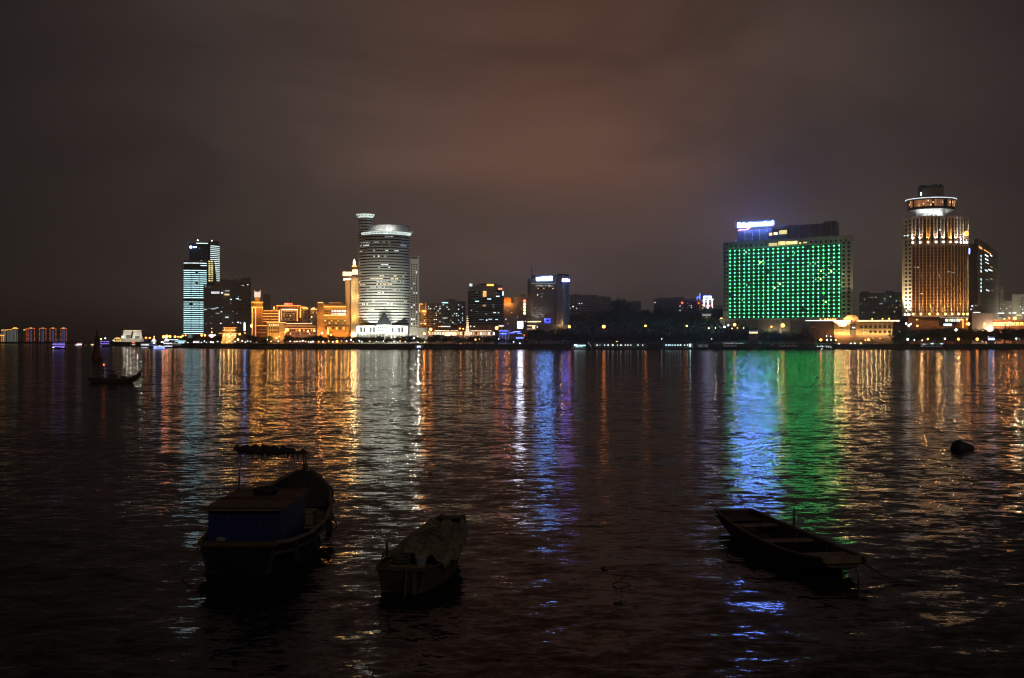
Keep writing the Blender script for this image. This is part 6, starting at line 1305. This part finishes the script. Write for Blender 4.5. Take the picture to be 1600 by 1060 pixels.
def rock():
    Y = 64.5; r = random.Random(4); b = MB(); n, m = 18, 9
    for j in range(m+1):
        t = math.pi*.5*j/m
        for i in range(n):
            a = 2*math.pi*i/n; k = 1 + .12*math.sin(3*a+1) + .08*math.sin(7*a+j) + r.uniform(-.04, .04)
            x = .56*k*math.cos(t)*math.cos(a); b.v.append((x + (.28*math.cos(t)**3 if math.cos(a) > 0 else 0)*math.cos(a), .45*k*math.cos(t)*math.sin(a), .66*math.sin(t)**.8*(1 - .2*max(0, math.cos(a))) - .04))
    for j in range(m):
        for i in range(n): q = (i+1) % n; b.f.append((j*n+i, j*n+q, (j+1)*n+q, (j+1)*n+i))
    o = b.build('rock', 'rock', None, (X(1500, Y), Y, 0), True); o.scale = (.86, .86, .84); tag(o, 'dark rounded rock rising from the water at the right', 'rock')
rock()
#--NEAR BOATS--
def at(px, py, z=0.0): 
    D = (H - z)*F/(py - 530); return Vector((X(px, D), D, z))

def cabin_boat():
    # stern towards the camera, bow pointing away
    P0, P1 = Vector((-6.98, 30.2)), Vector((-6.92, 39.6)); d = P1-P0; rot = math.atan2(d.y, d.x) - math.pi/2; L = d.length
    s = thing('cabin_boat', 'moored wooden boat with a blue cabin and a rolled awning on two posts', 'boat', (P0.x, P0.y, 0), rot)
    secs = [(0, .98, .78, .82, .02, -.25), (.8, 1.18, .70, .98, -.1, -.35), (2.5, 1.38, .62, 1.12, -.15, -.45), (4.5, 1.46, .66, 1.15, -.15, -.45), (6.3, 1.36, .84, .95, -.1, -.4), (7.8, 1.06, 1.12, .6, .05, -.3), (8.8, .66, 1.38, .28, .3, -.1), (L, .22, 1.58, .08, .7, .4)]
    hull_mesh(secs, .08).build('hull', 'hull_blue', s)
    for sx in (-1, 1):
        MB().tube([(sx*q[1], q[0], q[2]+.02) for q in secs], .065).build('gunwale', 'old_wood', s); MB().tube([(sx*(q[1]*.97+.02), q[0], q[2]-.24) for q in secs[:-1]], .045).build('rub_rail', 'dark_wood', s)
    MB().box(-1.0, 1.0, -.08, .04, .72, .84).build('transom_cap', 'dark_wood', s)
    # planked decks fore and aft
    for i in range(5): y0 = .06 + i*.17; hb = lerp_secs(secs, y0)[1]-.12; MB().box(-hb, hb, y0, y0+.155, .50 + .006*(i % 2), .55 + .006*(i % 2)).build('deck_plank', 'dark_wood', s)
    for i in range(9): y0 = 5.0 + i*.26; q = lerp_secs(secs, y0+.2); MB().box(-q[1]+.12, q[1]-.12, y0, y0+.24, q[2]-.36, q[2]-.31).build('deck_plank', 'dark_wood' if i % 3 else 'old_wood', s)
    # cabin: walls of upright boards, door, windows
    cx0, cx1, cy0, cy1, zt = -.98, .86, .82, 4.45, 1.52
    MB().box(cx0, cx1, cy0, cy1, .0, zt).build('cabin', 'blue_paint', s)
    r = random.Random(2); n = 9
    for i in range(n): a = cx0 + (cx1-cx0)*i/n; MB().box(a+.008, a+(cx1-cx0)/n-.008, cy0-.03-r.uniform(0, .012), cy0-.002, .52, zt-.02).build('wall_board', 'blue_paint', s)
    n = 15
    for i in range(n): a = cy0 + (cy1-cy0)*i/n; MB().box(cx1+.002, cx1+.03+r.uniform(0, .012), a+.008, a+(cy1-cy0)/n-.008, .55, zt-.02).build('wall_board', 'blue_paint', s)
    dr = MB().box(-.28, .30, cy0-.075, cy0-.045, .56, 1.42).build('door', 'blue_paint', s); MB().box(.2, .25, cy0-.10, cy0-.078, .95, 1.05).build('handle', 'dark_metal', dr)
    # roof boards, ridge strips, tyre and litter on it
    rz = zt; n = 8; x0, x1 = cx0-.16, cx1+.14
    for i in range(n): a = x0 + (x1-x0)*i/n; MB().box(a+.006, a+(x1-x0)/n-.006, cy0-.22, cy1+.14, rz+.004*(i % 2), rz+.045+.006*(i % 3)).build('roof_board', 'rust_board', s)
    for y in (cy0-.15, 2.6, cy1): MB().box(x0, x1, y, y+.07, rz+.062, rz+.10).build('roof_batten', 'dark_wood', s)
    t = MB(); k = 24; q = 10
    for i in range(k):
        a = 2*math.pi*i/k
        for j in range(q): e = 2*math.pi*j/q; t.v.append(((.27+.085*math.cos(e))*math.cos(a), (.27+.085*math.cos(e))*math.sin(a), .085*math.sin(e)))
    for i in range(k):
        for j in range(q): t.f.append((i*q+j, ((i+1) % k)*q+j, ((i+1) % k)*q+(j+1) % q, i*q+(j+1) % q))
    tg = t.build('tyre', 'rubber', None, smooth=True); tg.matrix_world = Matrix.Translation((P0.x, P0.y, 0)) @ Matrix.Rotation(rot, 4, 'Z') @ Matrix.Translation((-.02, 3.4, rz+.19)); tag(tg, 'black tyre lying on the cabin roof of the blue boat', 'tyre')
    # awning frame and rolled tarp with torn fringe
    pa, pb = (cx0-.02, 4.42), (.84, 4.62)
    zt2 = 2.72
    MB().tube([(pa[0]-.05, pa[1], rz), (pa[0]+.03, pa[1], zt2)], .022).build('awning_post', 'dark_metal', s); MB().tube([(pb[0], pb[1], .7), (pb[0]-.03, pb[1], zt2+.08)], .022).build('awning_post', 'dark_metal', s)
    b = MB(); m = 26; nr = 9
    for i in range(m+1):
        f = i/m; x = -1.22 + 2.2*f; z = zt2 + .06 - .10*f + .035*math.sin(i*1.9); y = 4.52 + .05*math.sin(i*.8)
        ra = (.05 + .09*math.sin(math.pi*min(1, f*1.15+.03))**.5) * (1 + .22*math.sin(i*2.7)) * (.45 if i in (0, m) else 1)
        for j in range(nr): e = 2*math.pi*j/nr; b.v.append((x, y + ra*1.3*math.cos(e), z + ra*math.sin(e)))
    for i in range(m):
        for j in range(nr): w = (j+1) % nr; b.f.append((i*nr+j, (i+1)*nr+j, (i+1)*nr+w, i*nr+w))
    b.f += [tuple(range(nr))[::-1], tuple(m*nr + j for j in range(nr))]
    tp = b.build('rolled_awning', 'dark_tarp', s, smooth=True)
    fr = MB()
    for i in range(34):
        x = -1.05 + 1.95*i/33 + r.uniform(-.03, .03); ln = r.choice((.06, .1, .12, .2, .3)) ; y = 4.42 + r.uniform(-.06, .1); z = zt2-.02-.05*(x+1)/2; w = r.uniform(.015, .045); k = len(fr.v)
        fr.v += [(x-w, y, z), (x+w, y, z), (x+w*.3+r.uniform(-.03, .03), y+.02, z-ln), (x-w*.3, y+.02, z-ln)]; fr.f.append((k, k+1, k+2, k+3))
    fr.build('awning_fringe', 'dark_tarp', tp, kind='stuff')
    # tarpaulin heap over the bow, gear at its foot, box on the foredeck
    def heap(nm, m, cx, cy, z, sx, sy, sz, seed, lean=0):
        rr = random.Random(seed); b = MB(); A, N = 22, 10; ph = [rr.uniform(0, 6) for _ in range(6)]
        for j in range(N+1):
            t = math.pi*.5*j/N
            for i in range(A):
                a = 2*math.pi*i/A; k = 1 + .13*math.sin(3*a+ph[0]) + .08*math.sin(5*a+ph[1]+j*.6) + .05*math.sin(11*a+ph[2]+j)
                hh = 1 + .12*math.sin(2*a+ph[3]) + .08*math.sin(6*a+ph[4])
                b.v.append((cx + sx*k*math.cos(t)*math.cos(a), cy + sy*k*math.cos(t)*math.sin(a) + lean*math.sin(t), z + sz*hh*math.sin(t)))
        for j in range(N):
            for i in range(A): q = (i+1) % A; b.f.append((j*A+i, j*A+q, (j+1)*A+q, (j+1)*A+i))
        return b.build(nm, m, s, smooth=True)
    heap('tarp_heap', 'dark_tarp', .25, 7.5, .78, .92, 1.5, .92, 3, .3); heap('net_heap', 'dark_tarp', -.35, 6.2, .5, .55, .6, .72, 5)
    MB().box(.45, 1.0, 5.15, 5.9, .45, .80).build('fish_box', 'old_wood', s); MB().box(.42, 1.03, 5.12, 5.93, .80, .84).build('box_lid', 'tarp', s)
    b = MB(); b.tube([(.2, 9.3, 1.5), (.62, 9.1, 1.0), (.85, 8.6, .62), (1.05, 8.2, .3), (1.25, 8.0, .1), (1.35, 7.8, -.1)], .03); b.build('mooring_rope', 'rope', s)
    MB().tube([(.75, 8.7, .85), (.95, 8.35, .58), (1.12, 8.2, .16)], .075).build('rope_bundle', 'dark_tarp', s)
    MB().tube([(-1.05, .1, .66), (-1.22, -.35, .2), (-1.3, -.75, -.1)], .028).build('stern_rope', 'rope', s)
    MB().tube([(0.05, 9.2, 1.45), (0.05, 9.25, 1.85)], .07).build('bow_post', 'dark_wood', s)
    tyre = MB(); k = 18; q_ = 8
    for i in range(k):
        a = 2*math.pi*i/k
        for j in range(q_): e = 2*math.pi*j/q_; tyre.v.append((.07*math.sin(e), (.21+.07*math.cos(e))*math.cos(a), (.21+.07*math.cos(e))*math.sin(a)))
    for i in range(k):
        for j in range(q_): tyre.f.append((i*q_+j, ((i+1) % k)*q_+j, ((i+1) % k)*q_+(j+1) % q_, i*q_+(j+1) % q_))
    tm = tyre.mesh('fender', 'rubber', True)
    for y in (1.2, 3.1, 5.2):
        q = lerp_secs(secs, y); f = place('fender', tm, s, (q[1] + .06, y, q[2] - .38)); MB().tube([(0, 0, .2), (-.04, 0, .40)], .014).build('fender_rope', 'rope', f)
    b = MB(); b.tube([(.5 + (.2 - .004*i)*math.cos(i*.7), .42 + (.2 - .004*i)*math.sin(i*.7), .60 + .004*i) for i in range(40)], .022, 5); b.build('rope_coil', 'rope', s)
    MB().lathe([(.10, .58), (.14, .86), (.125, .86), (.09, .60)], 14, -.55, .40).build('bucket', 'grey_metal', s)
    MB().tube([(-1.02, .5, .9), (-1.08, 5.6, 1.5)], .03, 6, .022).build('boat_pole', 'old_wood', s)
    for i in range(5): MB().box(-.5 + .3*i, -.32 + .28*i, 5.3 + .1*(i % 2), 5.6 + .14*(i % 3), .42, .52 + .07*(i % 3)).build('cargo_box', ('old_wood', 'tarp', 'dark_tarp')[i % 3], s)
cabin_boat()

def tarp_boat():
    P0, P1 = Vector((-2.62, 28.0)), Vector((-1.62, 32.6)); d = P1-P0; rot = math.atan2(d.y, d.x) - math.pi/2; L = d.length
    s = thing('tarp_boat', 'small dark boat half covered by a crumpled grey brown tarpaulin', 'boat', (P0.x, P0.y, 0), rot)
    secs = [(0, .60, .56, .50, .02, -.15), (.8, .74, .54, .60, -.08, -.25), (2.0, .80, .60, .64, -.1, -.28), (3.2, .68, .82, .5, -.05, -.22), (4.2, .46, 1.02, .28, .12, -.05), (L, .30, 1.14, .18, .35, .25)]
    hull_mesh(secs, .05).build('hull', 'dark_wood', s)
    for sx in (-1, 1): MB().tube([(sx*q[1], q[0], q[2]+.01) for q in secs], .045).build('gunwale', 'dark_wood', s)
    MB().box(-.30, .30, L-.34, L+.02, 1.10, 1.15).build('bow_plank', 'dark_wood', s); MB().box(-.62, .62, -.06, .03, .52, .59).build('transom_cap', 'dark_wood', s); MB().box(-.62, .62, .5, .74, .5, .55).build('thwart', 'old_wood', s)
    MB().tube([(-.52, .55, .35), (-.54, .55, 1.16)], .028).build('pole', 'dark_metal', s)
    # tarpaulin: one wrinkled sheet over a ridge, sagging to both rails
    rr = random.Random(9); b = MB(); A, N = 30, 40
    ph = [rr.uniform(0, 6) for _ in range(8)]
    for j in range(N+1):
        v = j/N; y = .85 + v*(4.15-.85); q = lerp_secs(secs, y)
        for i in range(A+1):
            u = i/A*2-1; x = u*(q[1]+.10)
            ridge = .34*math.sin(math.pi*min(1, v*1.25+.08))**.8*(1-.45*v)
            z = q[2] + .03 + ridge*(1-abs(u)**1.7) - (.16 if abs(u) > .96 else 0)
            z += .055*math.sin(9*u+6*v+ph[0]+math.sin(4*v)) + .045*abs(math.sin(9*v-5*u+ph[1])) + .035*math.sin(19*u+11*v+ph[2]+2*math.sin(3*u)) + .03*abs(math.sin(17*v+6*u+ph[3])) + rr.uniform(-.012, .012)
            b.v.append((x, y + .04*math.sin(5*u+ph[4]), z))
    for j in range(N):
        for i in range(A): k = j*(A+1)+i; b.f.append((k, k+1, k+A+2, k+A+1))
    b.build('tarpaulin', 'tarp', s, smooth=True)
    b = MB(); b.tube([(.84, 2.2, .62), (.3, 2.1, 1.06), (-.2, 2.2, 1.08), (-.84, 2.3, .64)], .018); b.build('lashing_rope', 'rope', s)
    b = MB(); b.tube([(-.05 + .12*math.cos(a*.7), 2.6 + .16*math.sin(a*.7), 1.06) for a in range(10)], .016); b.build('rope_coil', 'rope', s)
    MB().tube([(.15, -.06, .6), (.2, -.3, .3), (.24, -.5, -.1)], .022).build('stern_rope', 'rope', s)
    MB().box(.30, .40, -.12, -.03, -.1, .50).build('rudder_post', 'dark_wood', s)
    for i in range(4): MB().box(-.56 + .02*i, .56 - .02*i, .06 + i*.105, .155 + i*.105, .46, .49 + .004*(i % 2)).build('deck_plank', 'old_wood' if i % 2 else 'dark_wood', s)
    MB().lathe([(.11, .5), (.15, .74), (.13, .74), (.10, .52)], 12, .3, .62).build('bucket', 'grey_metal', s)
    b = MB(); rr2 = random.Random(3)
    b.tube([(-.2 + .22*math.cos(i*.75) + rr2.uniform(-.03, .03), .62 + .16*math.sin(i*.75), .58 + .008*i) for i in range(30)], .025, 5); b.build('net_rope', 'rope', s)
    MB().tube([(-.45, .3, .62), (.05, 3.4, 1.12)], .025, 6, .02).build('oar_shaft', 'old_wood', s)
tarp_boat()

def open_sampan():
    # far end at the left, near end overhanging towards the right
    P0, P1 = Vector((8.28, 29.6)), Vector((6.98, 37.4)); d = P1-P0; rot = math.atan2(d.y, d.x) - math.pi/2; L = d.length
    s = thing('open_sampan', 'open flat ended wooden sampan with thwarts at the right', 'boat', (P0.x, P0.y, 0), rot)
    secs = [(0, .58, .52, .40, .30, .26), (.7, .68, .46, .5, .10, .04), (1.8, .80, .42, .66, -.08, -.14), (3.6, .86, .42, .72, -.12, -.2), (5.4, .80, .46, .66, -.1, -.16), (6.9, .68, .54, .5, .04, -.02), (L, .58, .60, .42, .24, .2)]
    hull_mesh(secs, .05).build('hull', 'dark_wood', s)
    for sx in (-1, 1):
        MB().tube([(sx*q[1], q[0], q[2]+.01) for q in secs], .05).build('gunwale', 'old_wood', s)
        MB().tube([(sx*(q[1]*.9+q[3]*.1+.01), q[0], q[2]-.16) for q in secs], .03).build('rub_rail', 'dark_wood', s)
    for i in range(6): y0 = .04+i*.23; q = lerp_secs(secs, y0+.1); MB().box(-q[1]+.06, q[1]-.06, y0, y0+.215, q[2]-.06, q[2]-.015-.004*(i % 2)).build('deck_plank', 'old_wood' if i % 3 else 'rust_board', s)
    for i in range(4): y0 = L-.9+i*.22; q = lerp_secs(secs, y0+.1); MB().box(-q[1]+.07, q[1]-.07, y0, y0+.2, q[2]-.16, q[2]-.12).build('deck_plank', 'dark_wood', s)
    for y in (3.55, 5.9): q = lerp_secs(secs, y); MB().box(-q[1]+.05, q[1]-.05, y, y+.34, q[2]-.10, q[2]-.05).build('thwart', 'old_wood', s)
    for i in range(5): x = -.52+i*.21; MB().box(x, x+.195, 1.55, 6.7, -.06+.005*(i % 2), -.02+.005*(i % 2)).build('floor_board', 'dark_wood', s)
    for y in (1.5, 2.6, 4.6, 6.7):
        q = lerp_secs(secs, y)
        for sx in (-1, 1): MB().tube([(sx*(q[3]-.06), y, q[4]+.08), (sx*((q[1]+q[3])/2-.07), y, (q[2]+q[4])/2), (sx*(q[1]-.07), y, q[2]-.02)], .032).build('rib', 'dark_wood', s)
    q = lerp_secs(secs, 5.0); MB().tube([(q[1]+.01, 5.05, .3), (q[1]+.02, 5.05, 1.02)], .032).build('oar_post', 'dark_wood', s)
    for sx in (-1, 1): MB().box(sx*.56-.08, sx*.56+.08, -.22, .25, .48, .56).build('horn', 'old_wood', s)
    MB().box(-.60, .60, -.06, .04, .40, .58).build('end_board', 'old_wood', s)
    MB().tube([(.3, -.02, .36), (.34, -.12, .1), (.35, -.15, -.1)], .02).build('hanging_rope', 'rope', s); MB().tube([(-.05, -.02, .36), (-.06, -.1, .1), (-.05, -.14, -.1)], .02).build('hanging_rope', 'rope', s)
    MB().tube([(.5, -.05, .4), (.9, -.4, .12), (1.3, -.9, .03), (1.75, -1.2, -.05)], .025).build('mooring_rope', 'rope', s)
open_sampan()

def debris():
    p = at(946, 889); o = MB().prism([(-.1, -.08), (.09, -.06), (.12, .07), (-.08, .1)], -.05, .05, [(-.11, -.06), (.06, -.05), (.09, .05), (-.06, .07)]).build('floating_block', 'tarp', None, p); o.rotation_euler = (.3, .15, .6); tag(o, 'small pale block floating between the tarp boat and the sampan', 'debris')
    p = at(968, 914); s = thing('driftwood', 'thin forked dark branch floating right of the pale block', 'driftwood', p, .1)
    MB().tube([(-.16, 0, .03), (-.05, .02, .07), (.08, 0, .06), (.27, .03, .01)], .022, 6, .012).build('branch', 'dark_wood', s); MB().tube([(.04, 0, .06), (.06, .0, .18)], .014, 5, .006).build('twig', 'dark_wood', s); MB().tube([(-.06, .02, .06), (-.12, 0, .17)], .012, 5, .006).build('twig', 'dark_wood', s)
    p = at(965, 943); o = MB().prism([(-.1, -.03), (.08, -.04), (.12, .04), (-.06, .05)], -.03, .03).build('floating_stick', 'dark_wood', None, p); tag(o, 'short dark stick floating nearest below the forked branch', 'debris')
    p = at(672, 741); o = MB().prism([(-.12, -.1), (.14, -.08), (.1, .1), (-.14, .08)], -.05, .06, [(-.08, -.06), (.1, -.06), (.06, .06), (-.1, .05)]).build('floating_lump', 'dark_wood', None, p); tag(o, 'tiny dark lump floating beyond the tarp covered boat', 'debris')
debris()
